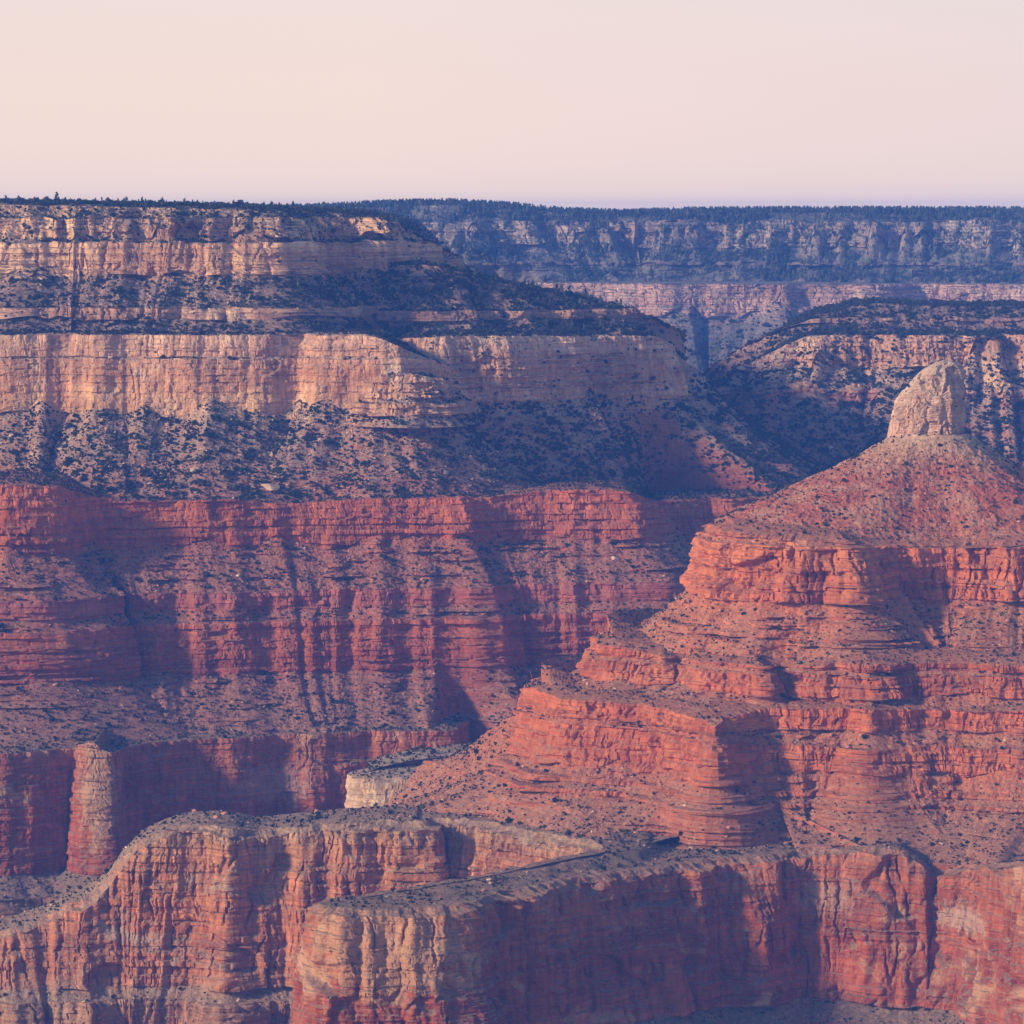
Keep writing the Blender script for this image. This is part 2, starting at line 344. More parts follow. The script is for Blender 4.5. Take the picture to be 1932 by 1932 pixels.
def tier(parent, part, mat, ctrl, segs, y_rim=0, rim_noise=(9.0, 60.0), seed=1, cap=140.0, cap_drop=0.0, cap_rise=4.0, step=None, veg=None,
         pillar=3.0, blocks=1.6, ledge=1.6, lam=26.0, smooth_m=22.0, lip=1.5, gully=1.0, label=None, back=True, lower=None, vert=1.0, sledge=1.3):
    step = step or STEP
    C, u = resample(ctrl, step, y_rim)
    n = len(C)
    Dm = float(np.median(C[:, 1]))
    du = np.median(np.diff(u))
    T = np.gradient(smooth1(C[:, :2], smooth_m / max(du, 0.2)), axis=0)
    T /= np.maximum(np.linalg.norm(T, axis=1, keepdims=True), 1e-9)
    N = np.stack([T[:, 1], -T[:, 0]], 1)
    N = smooth1(N, smooth_m / max(du, 0.2)); N /= np.maximum(np.linalg.norm(N, axis=1, keepdims=True), 1e-9)
    rn = rim_noise[0] * (fbm(u / rim_noise[1], 0 * u + 3.3, seed, 4, 0.55))
    zr = C[:, 2] + lip * fbm(u / 22.0, 0 * u, seed + 9, 4, 0.6)
    Zs, Os, Ks, Fs = [zr], [np.zeros(n)], [], []
    segs = list(segs)
    if lower: segs[-1] = (*segs[-1][:3], dict(segs[-1][3] if len(segs[-1]) > 3 else {}, to=True)); segs.append(('slope', -2000, 1.5, dict(tuck=True, co=5)))
    for k, s in enumerate(segs):
        kind, z1, run = s[:3]; o = s[3] if len(s) > 3 else {}
        zv, zl, ov, ol = o.get('zv', 2.0), o.get('zl', 60.0), o.get('ov', 0.18), o.get('ol', 55.0)
        if o.get('rel'): z1 = z1 + Zs[-1]
        zb = z1 + zv * fbm(u / zl, 0 * u + k * 7.7, seed + 31 + k, 3)
        if o.get('fan'): zb = zb + o['fan'] * np.maximum(0, fbm(u / o.get('fl', 70.0), 0 * u + 1.7, seed + 77 + k, 2) * 1.5) ** 1.0
        if callable(o.get('dz')): zb = zb + o['dz'](C[:, 0] / C[:, 1] * F + 966)
        zb = np.minimum(zb, Zs[-1] - 1.0)
        rr = run * (1 + ov * fbm(u / ol, 0 * u + k * 3.1, seed + 51 + k, 3))
        if callable(o.get('mul')): rr = rr * o['mul'](C[:, 0] / C[:, 1] * F + 966)
        if o.get('to'):
            hd, hz = first_hit(C[:, :2] + N * (Os[-1] + rn)[:, None], N, lower)
            av = hd - 6.0
            near = av < rr * 1.5
            av = np.where(near, av, rr * 1.5); hz = np.where(near, hz, zb)
            kk = max(1, int(14.0 / max(du, .2)))
            av = np.min(np.stack([np.roll(av, j) for j in range(-kk, kk + 1, max(1, kk // 6))]), 0)
            av = smooth1(av[:, None], 26 / max(du, .2))[:, 0]; hz = smooth1(hz[:, None], 26 / max(du, .2))[:, 0]
            near = np.ones(n, bool)
            rr = np.maximum(np.minimum(av, rr), 3.0)
            zb = np.where(near, np.minimum(hz - 0.5, Zs[-1] - 1.0), zb)
        if o.get('tuck'): zb = Zs[-1] - 45.0; rr = np.full(n, 2.5)
        Zs.append(zb); Os.append(Os[-1] + rr); Ks.append(kind)
    Zr, Or, Kr, Sr, SegI = [], [], [], [], []
    for k, kind in enumerate(Ks):
        ln = float(np.median(np.hypot(Zs[k] - Zs[k + 1], (Os[k + 1] - Os[k]) * 0.55)))
        m = rows_of(ln, Dm, step * (1.0 if kind == 'cliff' else 1.1) * (segs[k][3] if len(segs[k]) > 3 else {}).get('co', 1.0))
        if np.percentile(-Zs[k] / C[:, 1] * F + YH, 15) > 1950: m = max(2, m // 10)
        for j in range(m):
            t = j / m
            tt = t if kind == 'cliff' else t
            Zr.append(Zs[k] + (Zs[k + 1] - Zs[k]) * tt)
            oo = t if kind == 'cliff' else t ** 1.18
            Or.append(Os[k] + (Os[k + 1] - Os[k]) * oo)
            Kr.append(0.0 if kind == 'cliff' else (0.45 if len(segs[k]) > 3 and segs[k][3].get('rel') else 1.0)); Sr.append(t); SegI.append(k)
    Zr.append(Zs[-1]); Or.append(Os[-1]); Kr.append(Kr[-1]); Sr.append(1.0); SegI.append(len(Ks) - 1)
    Zg, Og = np.array(Zr), np.array(Or)
    K = np.array(Kr)
    # soften the change between cliff and slope
    Kk = np.repeat(K[:, None], n, 1)
    U = np.repeat(u[None], len(Zg), 0)
    Uw = U + 5.0 / vert * perlin(U / 30.0, Zg / 34.0, seed + 5) + 1.6 / vert * perlin(U / 9.0, Zg / 7.0, seed + 6)
    cl = 1.0 - (Kk > .2)
    # pillars and cracks
    big = np.abs(perlin(Uw / (lam * 2.3), Zg / 420.0, seed + 11)) * 2.6
    med = np.abs(perlin(Uw / lam + 9.1, Zg / 190.0, seed + 12)) * 1.3
    sml = np.abs(perlin(Uw / (lam * 0.36), Zg / (60.0 * vert), seed + 13)) * 0.55
    PM = np.array([(segs[k][3] if len(segs[k]) > 3 else {}).get('pm', 1.0) for k in SegI])[:, None]
    vary = 0.35 + 1.25 * sstep(-.35, .4, perlin(U / 105.0, Zg / 130.0, seed + 18))
    Off = cl * pillar * PM * vary * (big + med + sml)
    Off -= cl * pillar * 1.9 * sstep(.18, .34, perlin(Uw / 62.0 + 4.4, Zg / 48.0, seed + 19)) * (.4 + .6 * sstep(.05, .2, perlin(U / 140.0, Zg / 200.0, seed + 29)))
    # beds
    li, lf = layers(Zg, U, seed + 100)
    lh = hash01(li, 7, 0, seed) - 0.5
    wob = perlin(U / 21.0, li * 5.37, seed + 14)
    Off += (cl * 1.0 + (1 - cl) * sledge) * ledge * (.45 + 1.1 * sstep(-.3, .4, perlin(U / 120.0, Zg / 70.0, seed + 28))) * (lh * 2.0 + wob * 1.1) * np.where(cl > 0.5, 1, sstep(-0.15, 0.35, perlin(U / 60.0, Zg / 16.0, seed + 20)))
    Off += cl * ledge * 0.25 * (1 - 2 * np.abs(lf - 0.5)) ** 0.5
    ck = np.abs(perlin(Uw / (lam * 0.55) + 3.1, Zg / (85.0 * vert), seed + 16))
    Off -= cl * pillar * 0.95 * (1 - sstep(0.0, 0.13, ck)) * sstep(-.25, .25, perlin(U / 33.0, Zg / 22.0, seed + 17))
    # joint blocks
    bw = 6.0 + 20.0 * hash01(li, 3, 0, seed) ** 1.5
    bi = np.floor((Uw + 40 * hash01(li, 5, 0, seed)) / bw)
    Off += cl * blocks * (hash01(bi, li, 0, seed) ** 2 - 0.3) * 1.6
    jt = np.abs(((Uw + 40 * hash01(li, 5, 0, seed)) / bw) % 1.0 - 0.5)
    Off -= cl * blocks * 0.8 * sstep(0.42, 0.5, jt) * (hash01(bi, li, 1, seed) > 0.35)
    # roughness
    Off += (cl * 1.0 + (1 - cl) * 1.9) * fbm(U / 6.0, Zg / 4.0, seed + 15, 3, 0.7)
    # gullies and ribs on the slopes, deeper downslope
    sl = 1 - cl
    depth = np.array(Sr)[:, None]
    gu = U + 9.0 * perlin(U / 45.0, Zg / 40.0, seed + 21)
    Off += gully * sl * (0.25 + 0.75 * depth) * (9.0 * (np.abs(perlin(gu / 52.0, Zg / 300.0, seed + 22)) * 1.6 - 0.4) + 3.2 * (np.abs(perlin(gu / 17.0, Zg / 120.0, seed + 23)) * 1.5 - 0.4))
    Og2 = Og + Off + rn[None]
    X = C[None, :, 0] + N[None, :, 0] * Og2
    Y = C[None, :, 1] + N[None, :, 1] * Og2
    Z = Zg + sl * 0.7 * fbm(U / 9.0, Og / 9.0, seed + 24, 3, 0.6)
    P = np.stack([X, Y, Z], -1)
    # cap: from the rim back into the plateau
    cr = [0.0, 0.6, 2, 4, 7, 11, 16, 22, 30, 40, 52, 66, 82, 100, 120, 145, 175, 210, 260, 330, 420, 600, 900, 1400, 2200, 3400]
    cr = [c for c in cr[1:] if c < cap] + [cap]
    capP, capK = [], []
    for c in reversed(cr):
        a = min(c, 14.0); r = c - a
        ee = math.exp(-c / 9.0); x = C[:, 0] + N[:, 0] * (Og2[0] * ee - a); y = C[:, 1] + N[:, 1] * (Og2[0] * ee - a) + r
        x = x - x / np.maximum(y, 1) * 0.0
        zz = C[:, 2] + (Z[0] - C[:, 2]) * math.exp(-c / 7.0) + cap_rise * (1 - math.exp(-c / 25.0)) - cap_drop * c + min(1, c / 6) * 0.8 * fbm(U[0] / 9.0, 0 * U[0] + c / 9.0, seed + 40, 3)
        capP.append(np.stack([x, y, zz], -1)); capK.append(0.85)
    if back:
        b0 = capP[0].copy(); b0[:, 2] -= 160.0; b0[:, 1] += 40
        capP.insert(0, b0); capK.insert(0, 0.0)
    ncap = len(capP)
    PP = np.concatenate([np.array(capP), P])
    ta = np.concatenate([np.repeat(np.array(capK)[:, None], n, 1), Kk])
    ta[ncap:] = np.clip(0.5 * (ta[ncap:] + np.roll(ta[ncap:], 1, 0)), 0, 1); ta[ncap] = Kk[0]
    me = grid_mesh(part, PP, {'talus': ta}, mat)
    o = link(bpy.data.objects.new(part, me), parent)
    if label: o['label'] = label
    SLOPES.append(dict(P=PP, K=ta, ncap=ncap, seg=np.concatenate([-np.ones(ncap, int), np.array(SegI)]), veg=veg or {}, seed=seed, part=part, parent=parent))
    return o

# ------------------------------------------------------------------ rim lines: (column, distance[, row or elevation])
FC = [(600, 9220), (800, 9190), (1000, 9130), (1120, 9070), (1250, 9000), (1330, 9010), (1420, 8990), (1480, 8960), (1530, 9000), (1640, 8990), (1740, 9050), (1830, 9000), (1932, 8970), (2150, 8920)]
MC = [(1290, 6360, 830), (1360, 6260, 745), (1400, 6220, 705), (1440, 6195, 675), (1490, 6175, 648), (1530, 6165, 634), (1580, 6160, 632), (1640, 6175, 632), (1690, 6160, 632), (1760, 6155, 632), (1840, 6145, 634), (1932, 6140, 632), (2150, 6130, 632)]
MS = [(1200, 6250), (1420, 5950), (1560, 5890), (1700, 5870), (1932, 5850), (2150, 5850)]
AC2 = [(660, 5500, 640), (760, 5400, 638), (840, 5370, 636), (890, 5400, 634), (960, 5420, 634), (1060, 5470, 634), (1150, 5520, 634), (1225, 5560, 634), (1248, 5585, 638), (1273, 5620, 662), (1295, 5665, 690), (1307, 5740, 715), (1302, 5900, 730), (1262, 6400, 730)]
AC = [(-420, 5400), (-200, 5320), (0, 5285), (120, 5290), (180, 5270), (250, 5280), (400, 5270), (500, 5275), (560, 5290), (610, 5270), (680, 5255), (720, 5255, 640), (755, 5265, 655), (795, 5285, 672), (822, 5320, 684), (834, 5390, 690), (830, 5520, 680), (800, 5700, 660)]
AS2 = [(900, 5270), (1100, 5300), (1250, 5350), (1380, 5400), (1520, 5440), (1610, 5520), (1660, 5690), (1640, 6070)]
AS = [(-420, 5040, 915), (-150, 4995, 915), (0, 4970, 915), (60, 4978, 916), (112, 4995, 918), (150, 5045, 930), (220, 5070, 945), (320, 5085, 946), (420, 5098, 942), (520, 5118, 950), (600, 5130, 947), (700, 5138, 941), (800, 5148, 940), (868, 5152, 937), (895, 5182, 940), (970, 5200, 932), (1050, 5205, 926), (1120, 5208, 924), (1185, 5215, 928), (1225, 5235, 945), (1243, 5270, 965), (1250, 5380, 970), (1235, 5630, 970)]
AR = [(-420, 4730), (-150, 4704), (0, 4704), (60, 4726), (120, 4748), (143, 4752), (152, 4724, 1405), (175, 4710, 1402), (205, 4713), (219, 4736), (226, 4758), (270, 4793), (340, 4827), (400, 4839), (440, 4842), (520, 4873), (600, 4879), (700, 4909), (790, 4912), (850, 4914), (866, 4937), (885, 5091), (900, 5444)]
RB = [(-420, 4110, 1830), (-150, 4125, 1785), (-40, 4135, 1768), (30, 4140, 1752), (70, 4150, 1738), (125, 4155, 1708), (165, 4160, 1690), (205, 4165, 1655), (222, 4170, 1628), (262, 4172, 1588), (320, 4170, 1562), (380, 4160, 1556), (440, 4150, 1562), (490, 4160, 1568), (560, 4170, 1560), (640, 4172, 1552), (720, 4165, 1548), (780, 4155, 1550), (802, 4152, 1550), (808, 4185, 1546), (830, 4200, 1543), (890, 4190, 1546), (960, 4150, 1556), (1040, 4090, 1572), (1100, 4040, 1586), (1145, 4003, 1597), (1190, 4012, 1606), (1290, 4090, 1640)]
SP = [(1010, 4800, 1395), (920, 4720, 1418), (840, 4660, 1428), (760, 4630, 1438), (705, 4610, 1450), (674, 4590, 1462), (678, 4570, 1468), (720, 4560, 1470), (790, 4545, 1473), (860, 4520, 1478), (960, 4480, 1490)]
midB = [(1300, 4900, 1190), (1212, 4650, 1188), (1147, 4470, 1194), (1130, 4410, 1202), (1132, 4310, 1212), (1162, 4280, 1220), (1222, 4263, 1230), (1250, 4247, 1238), (1285, 4255, 1240), (1320, 4215, 1246), (1390, 4185, 1252), (1436, 4163, 1256), (1450, 4190, 1254), (1480, 4193, 1254), (1530, 4160, 1256), (1590, 4150, 1252), (1640, 4135, 1252), (1720, 4160, 1250), (1820, 4150, 1252), (1932, 4135, 1255), (2080, 4125, 1255), (2300, 4125, 1255)]
RF = [(1130, 3945, 1604), (1000, 3868, 1630), (850, 3808, 1660), (700, 3755, 1684), (635, 3730, 1696), (606, 3700, 1706), (612, 3676, 1714), (660, 3668, 1716), (740, 3668, 1716), (815, 3675, 1712), (868, 3682, 1706), (902, 3712, 1697), (950, 3760, 1684), (1050, 3815, 1664), (1150, 3865, 1648), (1300, 3925, 1628), (1420, 3962, 1614), (1520, 3978, 1606), (1600, 3968, 1602), (1650, 3950, 1598), (1690, 3946, 1602), (1735, 3943, 1618), (1758, 3945, 1640), (1778, 3938, 1644), (1800, 3926, 1640), (1860, 3885, 1630), (1932, 3800, 1626), (2050, 3680, 1622)]
lowB = [(1200, 4900, 1275), (1060, 4640, 1275), (1010, 4480, 1285), (1000, 4410, 1292), (1015, 4300, 1298), (1045, 4245, 1312), (1070, 4222, 1320), (1110, 4208, 1322), (1190, 4185, 1328), (1260, 4150, 1338), (1320, 4095, 1356), (1346, 4060, 1372), (1362, 4070, 1372), (1385, 4105, 1350), (1440, 4130, 1338), (1520, 4133, 1335), (1600, 4120, 1335), (1642, 4095, 1338), (1700, 4110, 1338), (1800, 4120, 1340), (1932, 4090, 1342), (2080, 4065, 1342), (2300, 4065, 1342)]
topB = [(1460, 4900, 985), (1413, 4660, 984), (1373, 4500, 985), (1356, 4420, 988), (1350, 4360, 992), (1364, 4318, 998), (1408, 4296, 1004), (1430, 4280, 1008), (1500, 4266, 1014), (1560, 4256, 1020), (1600, 4250, 1024), (1632, 4275, 1026), (1690, 4305, 1028), (1780, 4318, 1028), (1860, 4306, 1028), (1932, 4300, 1026), (2050, 4290, 1025), (2300, 4300, 1025)]

# ------------------------------------------------------------------ ground at the bottom of the canyon
gx = np.linspace(-2050, 2450, 60); gy = np.linspace(-250, 10150, 90)
GX, GY = np.meshgrid(gx, gy)
GZ = -960 + 25 * fbm(GX / 900.0, GY / 900.0, 5, 4) - 0 * GX
me = grid_mesh('canyon_ground', np.stack([GX, GY, GZ], -1)[::-1], {'talus': np.ones(GX.shape)}, M_gr)
tag(link(bpy.data.objects.new('canyon_ground', me)), 'dark canyon ground at the foot of the cliffs', None, 'structure')

# ------------------------------------------------------------------ far rim
far = empty('canyon_wall', 'hazy blue far canyon rim with a pale cliff band along the horizon', 'canyon wall', 'structure')
tier(far, 'forested_rim_cliff', M_far,
     [(380, 9600, 400), (560, 9500, 398), (620, 9450, 395), (740, 9400, 390), (840, 9350, 388), (960, 9350, 394), (1080, 9400, 405), (1200, 9450, 407), (1300, 9400, 404), (1500, 9350, 403), (1700, 9300, 403), (1932, 9250, 403), (2150, 9200, 403)],
     [('slope', -30, 70, dict(zv=16, zl=150)), ('cliff', -92, 48, dict(zv=14, zl=110, ov=.6, ol=90, fan=62, fl=60)), ('slope', -130, 60, dict(zv=6)), ('cliff', -137, 3, {}), ('slope', -190, 110, {})],
     rim_noise=(45, 260), lip=4.0, lower=[(FC, -177)], seed=201, cap=420, cap_drop=0.002, cap_rise=3, pillar=9, lam=60, blocks=4, ledge=3, smooth_m=60, veg={0: 2.6, 1: .9, 2: 2.2, 4: 2.4, -1: 2.8, 'size': 1.15, 'tall': 1})
tier(far, 'pale_cliff_band', M_far,
     FC,
     [('cliff', -258, 14, dict(zv=10, zl=160, fan=40, fl=110)), ('slope', -480, 260, {}), ('slope', -700, 260, dict(co=10))],
     y_rim=-177, rim_noise=(28, 180), seed=202, cap=150, pillar=5, lam=60, blocks=3, ledge=2, smooth_m=60, veg={1: 1.2, 'size': 1.2})

# ------------------------------------------------------------------ rounded mesa on the right
mesa = empty('rock_mesa', 'rounded scrub-covered mesa with broken pale cliffs behind the spired butte', 'mesa')
tier(mesa, 'wooded_crest', M_up,
     [(1290, 6570, 800), (1350, 6470, 732), (1400, 6400, 682), (1450, 6350, 648), (1500, 6320, 615), (1560, 6310, 592), (1640, 6310, 574), (1740, 6320, 577), (1850, 6320, 580), (1932, 6320, 578), (2150, 6320, 578)],
     [('slope', -180, 46, dict(zv=5)), ('cliff', -187, 6, dict(zv=4, fan=6, fl=40)), ('slope', -232, 64, {})],
     rim_noise=(8, 70), lower=[(MC, 0)], seed=211, cap=200, cap_rise=2, veg={0: 3.6, 1: 1.2, 2: 3.4, -1: 4.5})
tier(mesa, 'broken_cliff', M_co,
     MC,
     [('cliff', -256, 30, dict(zv=12, zl=50, ov=.6, fan=58, fl=46)), ('slope', -282, 34, dict(zv=14, zl=45)), ('cliff', -306, 14, dict(zv=18, zl=50, fan=34, fl=40)), ('slope', -466, 190, {})],
     rim_noise=(14, 55), lower=[(MS, -440)], seed=212, cap=90, pillar=5, lam=30, blocks=3.5, ledge=2.4, veg={0: 1.4, 1: 5.0, 2: 1.2, 3: 6.0, -1: 5.0, 'rock': 1.2})
tier(mesa, 'red_ledge_slope', M_su,
     MS,
     [('cliff', -488, 14, {}), ('slope', -565, 80, dict(co=4)), ('cliff', -608, 12, dict(co=8)), ('slope', -900, 350, dict(co=10))],
     y_rim=-440, rim_noise=(14, 80), seed=213, cap=120, veg={1: .8, -1: 1.5})

# ------------------------------------------------------------------ stepped wall on the left
wallA = empty('canyon_wall', 'long stepped canyon wall with cream cliffs above red terraces', 'canyon wall', 'structure')
tier(wallA, 'rim_cliff', M_up,
     [(-420, 5605, 388), (-200, 5525, 386), (0, 5455, 386), (60, 5440, 388), (150, 5450, 389), (240, 5440, 391), (330, 5435, 393), (430, 5415, 396), (515, 5410, 399), (548, 5435, 400), (558, 5490, 402), (600, 5540, 402), (660, 5580, 405), (700, 5605, 410), (735, 5630, 424), (775, 5670, 455), (800, 5720, 478), (805, 5830, 480), (790, 6145, 470)],
     [('slope', -12, 13, dict(zv=6, zl=50)), ('cliff', -43, 20, dict(zv=9, zl=30, ov=.5, ol=30, fan=24, fl=26, pm=2.6)), ('slope', -47, 7, dict(zv=4, zl=40)), ('cliff', -94, 13, dict(zv=3, fan=12, fl=50)),
      ('slope', -139, 48, {}), ('cliff', -157, 5, dict(zv=3, fan=14, fl=45)), ('slope', -184, 34, {})],
     rim_noise=(12, 55), lower=[(AC, -175)], seed=221, cap=2200, cap_rise=5, cap_drop=0.004, pillar=5.0, lam=30, blocks=2.0, ledge=1.8,
     veg={0: 4.0, 1: 1.6, 2: 5.0, 3: .25, 4: 6.0, 5: .5, 6: 6.0, -1: 6.0, 'size': .8})
tier(wallA, 'wooded_ridge', M_up,
     [(560, 5650, 505), (700, 5560, 503), (800, 5530, 500), (860, 5545, 512), (930, 5565, 530), (1000, 5590, 545), (1080, 5620, 559), (1140, 5645, 574), (1175, 5660, 594), (1198, 5680, 618), (1206, 5720, 634), (1195, 5900, 650), (1150, 6200, 640)],
     [('slope', -147, 62, dict(zv=2)), ('cliff', -162, 4, dict(zv=2, fan=9, fl=50)), ('slope', -192, 34, {})],
     rim_noise=(9, 70), lower=[(AC2, -183)], seed=222, cap=500, cap_rise=1, cap_drop=0.02, veg={0: 8.5, 1: .7, 2: 8.0, -1: 8.0})
tier(wallA, 'back_sandstone_cliff', M_co,
     AC2,
     [('cliff', -275, 20, dict(zv=8, fan=44, fl=75)), ('slope', -430, 200, dict(ov=.1))],
     y_rim=-183, rim_noise=(12, 60), lower=[(AS2, -412), (AS, 0)], seed=224, cap=110, pillar=3.2, lam=24, blocks=1.8, vert=1.8, veg={0: .5, 1: 6.0, -1: 6.0})
tier(wallA, 'sandstone_cliff', M_co,
     AC,
     [('cliff', -206, 4, dict(zv=5, zl=80)), ('slope', -209, 4, dict(zv=5, zl=80, ov=.9, ol=60)), ('cliff', -282, 8, dict(zv=11, zl=70, fan=20, fl=55)), ('slope', -410, 160, dict(ov=.12))],
     y_rim=-175, rim_noise=(13, 75), lower=[(AS, 0)], seed=223, cap=130, pillar=1.8, lam=34, blocks=1.3, ledge=.8, vert=2.2, veg={0: .04, 1: 1.0, 2: .05, 3: 8.0, -1: 6.0, 'rock': 4.0, 'size': .74})
tier(wallA, 'broken_promontory', M_co,
     [(640, 5330, 735), (690, 5272, 712), (730, 5250, 704), (775, 5246, 706), (812, 5262, 712), (838, 5300, 722), (850, 5370, 735), (852, 5500, 745)],
     [('cliff', -262, 12, dict(zv=8, zl=25, ov=.6, ol=20)), ('slope', -268, 9, dict(zv=4, zl=25)), ('cliff', -286, 6, dict(zv=3)), ('slope', -300, 14, {})],
     rim_noise=(9, 26), lip=5, seed=228, cap=70, pillar=4.5, lam=17, blocks=3.5, ledge=2.2, veg={0: .8, 1: 5, 3: 3, -1: 6.0, 'size': .8})
tier(wallA, 'back_red_cliff', M_su,
     AS2,
     [('cliff', -470, 20, {}), ('slope', -520, 60, {}), ('cliff', -560, 14, dict(co=3)), ('slope', -900, 330, dict(co=10))],
     y_rim=-412, rim_noise=(14, 70), seed=226, cap=120, veg={1: 1.2, -1: 2.0})
tier(wallA, 'red_terrace', M_su,
     AS,
     [('cliff', -452, 16, dict(zv=4, fan=14, fl=60)), ('slope', -507, 62, dict(ov=.25)), ('cliff', -531, 7, dict(zv=2)), ('slope', -545, 14, dict(ov=.4)), ('cliff', -612, 16, dict(zv=3, fan=8, fl=60)), ('slope', -705, 125, dict(ov=.15))],
     rim_noise=(8, 90), smooth_m=45, gully=.4, lower=[(AR, -676)], seed=225, cap=230, pillar=1.5, lam=20, blocks=2.4, ledge=2.3, sledge=2.4, veg={0: .06, 1: 1.8, 3: 1.6, 5: 1.5, -1: 1.8, 'size': .66, 'rock': 1.5})
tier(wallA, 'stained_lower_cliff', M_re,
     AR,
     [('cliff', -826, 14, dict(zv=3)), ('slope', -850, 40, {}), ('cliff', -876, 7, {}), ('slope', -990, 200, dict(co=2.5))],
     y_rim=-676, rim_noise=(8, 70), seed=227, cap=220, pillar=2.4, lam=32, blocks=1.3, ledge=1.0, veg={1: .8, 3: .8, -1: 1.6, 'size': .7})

# ------------------------------------------------------------------ ridges of the lower limestone
ridgeB = empty('rock_ridge', 'long weathered red limestone ridge stepping down towards the left edge', 'ridge')
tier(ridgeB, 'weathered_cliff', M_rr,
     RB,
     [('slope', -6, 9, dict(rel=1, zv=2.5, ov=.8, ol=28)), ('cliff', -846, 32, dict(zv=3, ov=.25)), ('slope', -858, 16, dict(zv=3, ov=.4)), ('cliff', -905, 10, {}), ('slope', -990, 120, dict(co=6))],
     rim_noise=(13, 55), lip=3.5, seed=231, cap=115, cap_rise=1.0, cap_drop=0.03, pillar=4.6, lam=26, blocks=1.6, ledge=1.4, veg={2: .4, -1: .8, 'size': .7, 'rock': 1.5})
spur = empty('rock_spur', 'small cream cliff spur peeking up behind the weathered red ridge', 'rock spur')
tier(spur, 'cream_cliff', M_sp,
     SP,
     [('cliff', -760, 22, {}), ('cliff', -826, 18, dict(co=6)), ('slope', -900, 100, dict(co=8))],
     rim_noise=(6, 40), seed=232, cap=90, cap_rise=6, cap_drop=0, pillar=4, lam=18, veg={-1: 1.6, 'size': .7}, back=False)
ridgeF = empty('rock_ridge', 'red limestone ridge with flat grey top and sunlit orange tip', 'ridge')
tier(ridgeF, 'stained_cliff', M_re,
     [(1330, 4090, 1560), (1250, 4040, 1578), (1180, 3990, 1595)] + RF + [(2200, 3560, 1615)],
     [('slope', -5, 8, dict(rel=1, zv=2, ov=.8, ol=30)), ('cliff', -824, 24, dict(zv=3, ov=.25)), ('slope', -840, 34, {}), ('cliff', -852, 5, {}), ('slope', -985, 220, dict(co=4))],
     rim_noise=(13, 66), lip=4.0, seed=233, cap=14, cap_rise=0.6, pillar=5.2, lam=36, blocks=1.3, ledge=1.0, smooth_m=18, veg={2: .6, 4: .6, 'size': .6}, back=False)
# flat top of that ridge, filled inside its rim
def inside(px, py, poly):
    r = np.zeros(px.shape, bool); j = len(poly) - 1
    for i in range(len(poly)):
        xi, yi = poly[i]; xj, yj = poly[j]
        r ^= ((yi > py) != (yj > py)) & (px < (xj - xi) * (py - yi) / (yj - yi + 1e-12) + xi)
        j = i
    return r
def bench(parent, part, mat, ctrl, closing, seed, veg, cell=(2.2, 3.4), rise=0.0, sink=0.6):
    C, u = resample(ctrl, 3.0, 0)
    poly = [(a, b) for a, b in C[:, :2]] + [(Xx(x, D), D) for x, D in closing]
    pa = np.array(poly)
    xs = np.arange(pa[:, 0].min(), min(pa[:, 0].max(), 600), cell[0]); ys = np.arange(pa[:, 1].min(), pa[:, 1].max(), cell[1])
    GX, GY = np.meshgrid(xs, ys[::-1])
    d2 = np.full(GX.shape, 1e12); zz = np.zeros(GX.shape)
    for c in C[::3]:
        d = (GX - c[0]) ** 2 + (GY - c[1]) ** 2
        w = d < d2; d2 = np.where(w, d, d2); zz = np.where(w, c[2], zz)
    d = np.sqrt(d2)
    GZ = Zy(1, 1) * 0 + zz * 0 + (zz * 1.0)
    # level the bench between its rims
    for _ in range(14):
        GZ[1:-1, 1:-1] = 0.25 * (GZ[:-2, 1:-1] + GZ[2:, 1:-1] + GZ[1:-1, :-2] + GZ[1:-1, 2:])
    GZ = GZ - sink + rise * (1 - np.exp(-d / 30)) + 1.6 * sstep(4, 20, d) * fbm(GX / 26, GY / 26, seed, 5, 0.6)
    ok = inside(GX, GY, poly) & (d > 7)
    keep = ok[:-1, :-1] & ok[1:, :-1] & ok[1:, 1:] & ok[:-1, 1:]
    P = np.stack([GX, GY, GZ], -1)
    me = grid_mesh(part, P, {'talus': np.full(GX.shape, .9)}, mat, keep)
    o = link(bpy.data.objects.new(part, me), parent)
    P2 = P.copy(); P2[~ok] = np.nan
    SLOPES.append(dict(P=P2, K=np.ones(GX.shape), ncap=0, seg=np.zeros(len(ys), int), veg=veg, seed=seed, part=part, parent=parent))
    return o
bench(ridgeF, 'flat_top', M_re, RF, [(2100, 4300), (1180, 4250)], 240, {0: 1.0, 'size': .6, 'rock': 1.6})

# ------------------------------------------------------------------ the butte
butte = empty('rock_butte', 'orange terraced butte crowned by a cream rock spire', 'butte')
right = lambda x: sstep(1340, 1420, x)
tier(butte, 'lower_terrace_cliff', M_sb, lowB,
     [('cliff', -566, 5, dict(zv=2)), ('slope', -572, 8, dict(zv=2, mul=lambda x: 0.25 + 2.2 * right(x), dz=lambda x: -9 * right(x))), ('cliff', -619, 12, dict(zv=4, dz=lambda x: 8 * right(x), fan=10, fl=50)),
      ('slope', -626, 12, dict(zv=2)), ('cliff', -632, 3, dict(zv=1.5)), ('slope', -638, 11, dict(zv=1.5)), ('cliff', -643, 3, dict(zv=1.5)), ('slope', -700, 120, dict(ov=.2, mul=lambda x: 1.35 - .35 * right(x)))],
     rim_noise=(8, 46), lower=[(RB[17:], 0), (RF, 0), (SP, 0)], seed=251, cap=160, cap_rise=8, pillar=4.2, lam=21, blocks=2.4, ledge=1.6, smooth_m=8, sledge=2.4, veg={1: .8, 3: .5, 5: .5, 7: 1.0, -1: .7, 'size': .55, 'rock': 1.6})
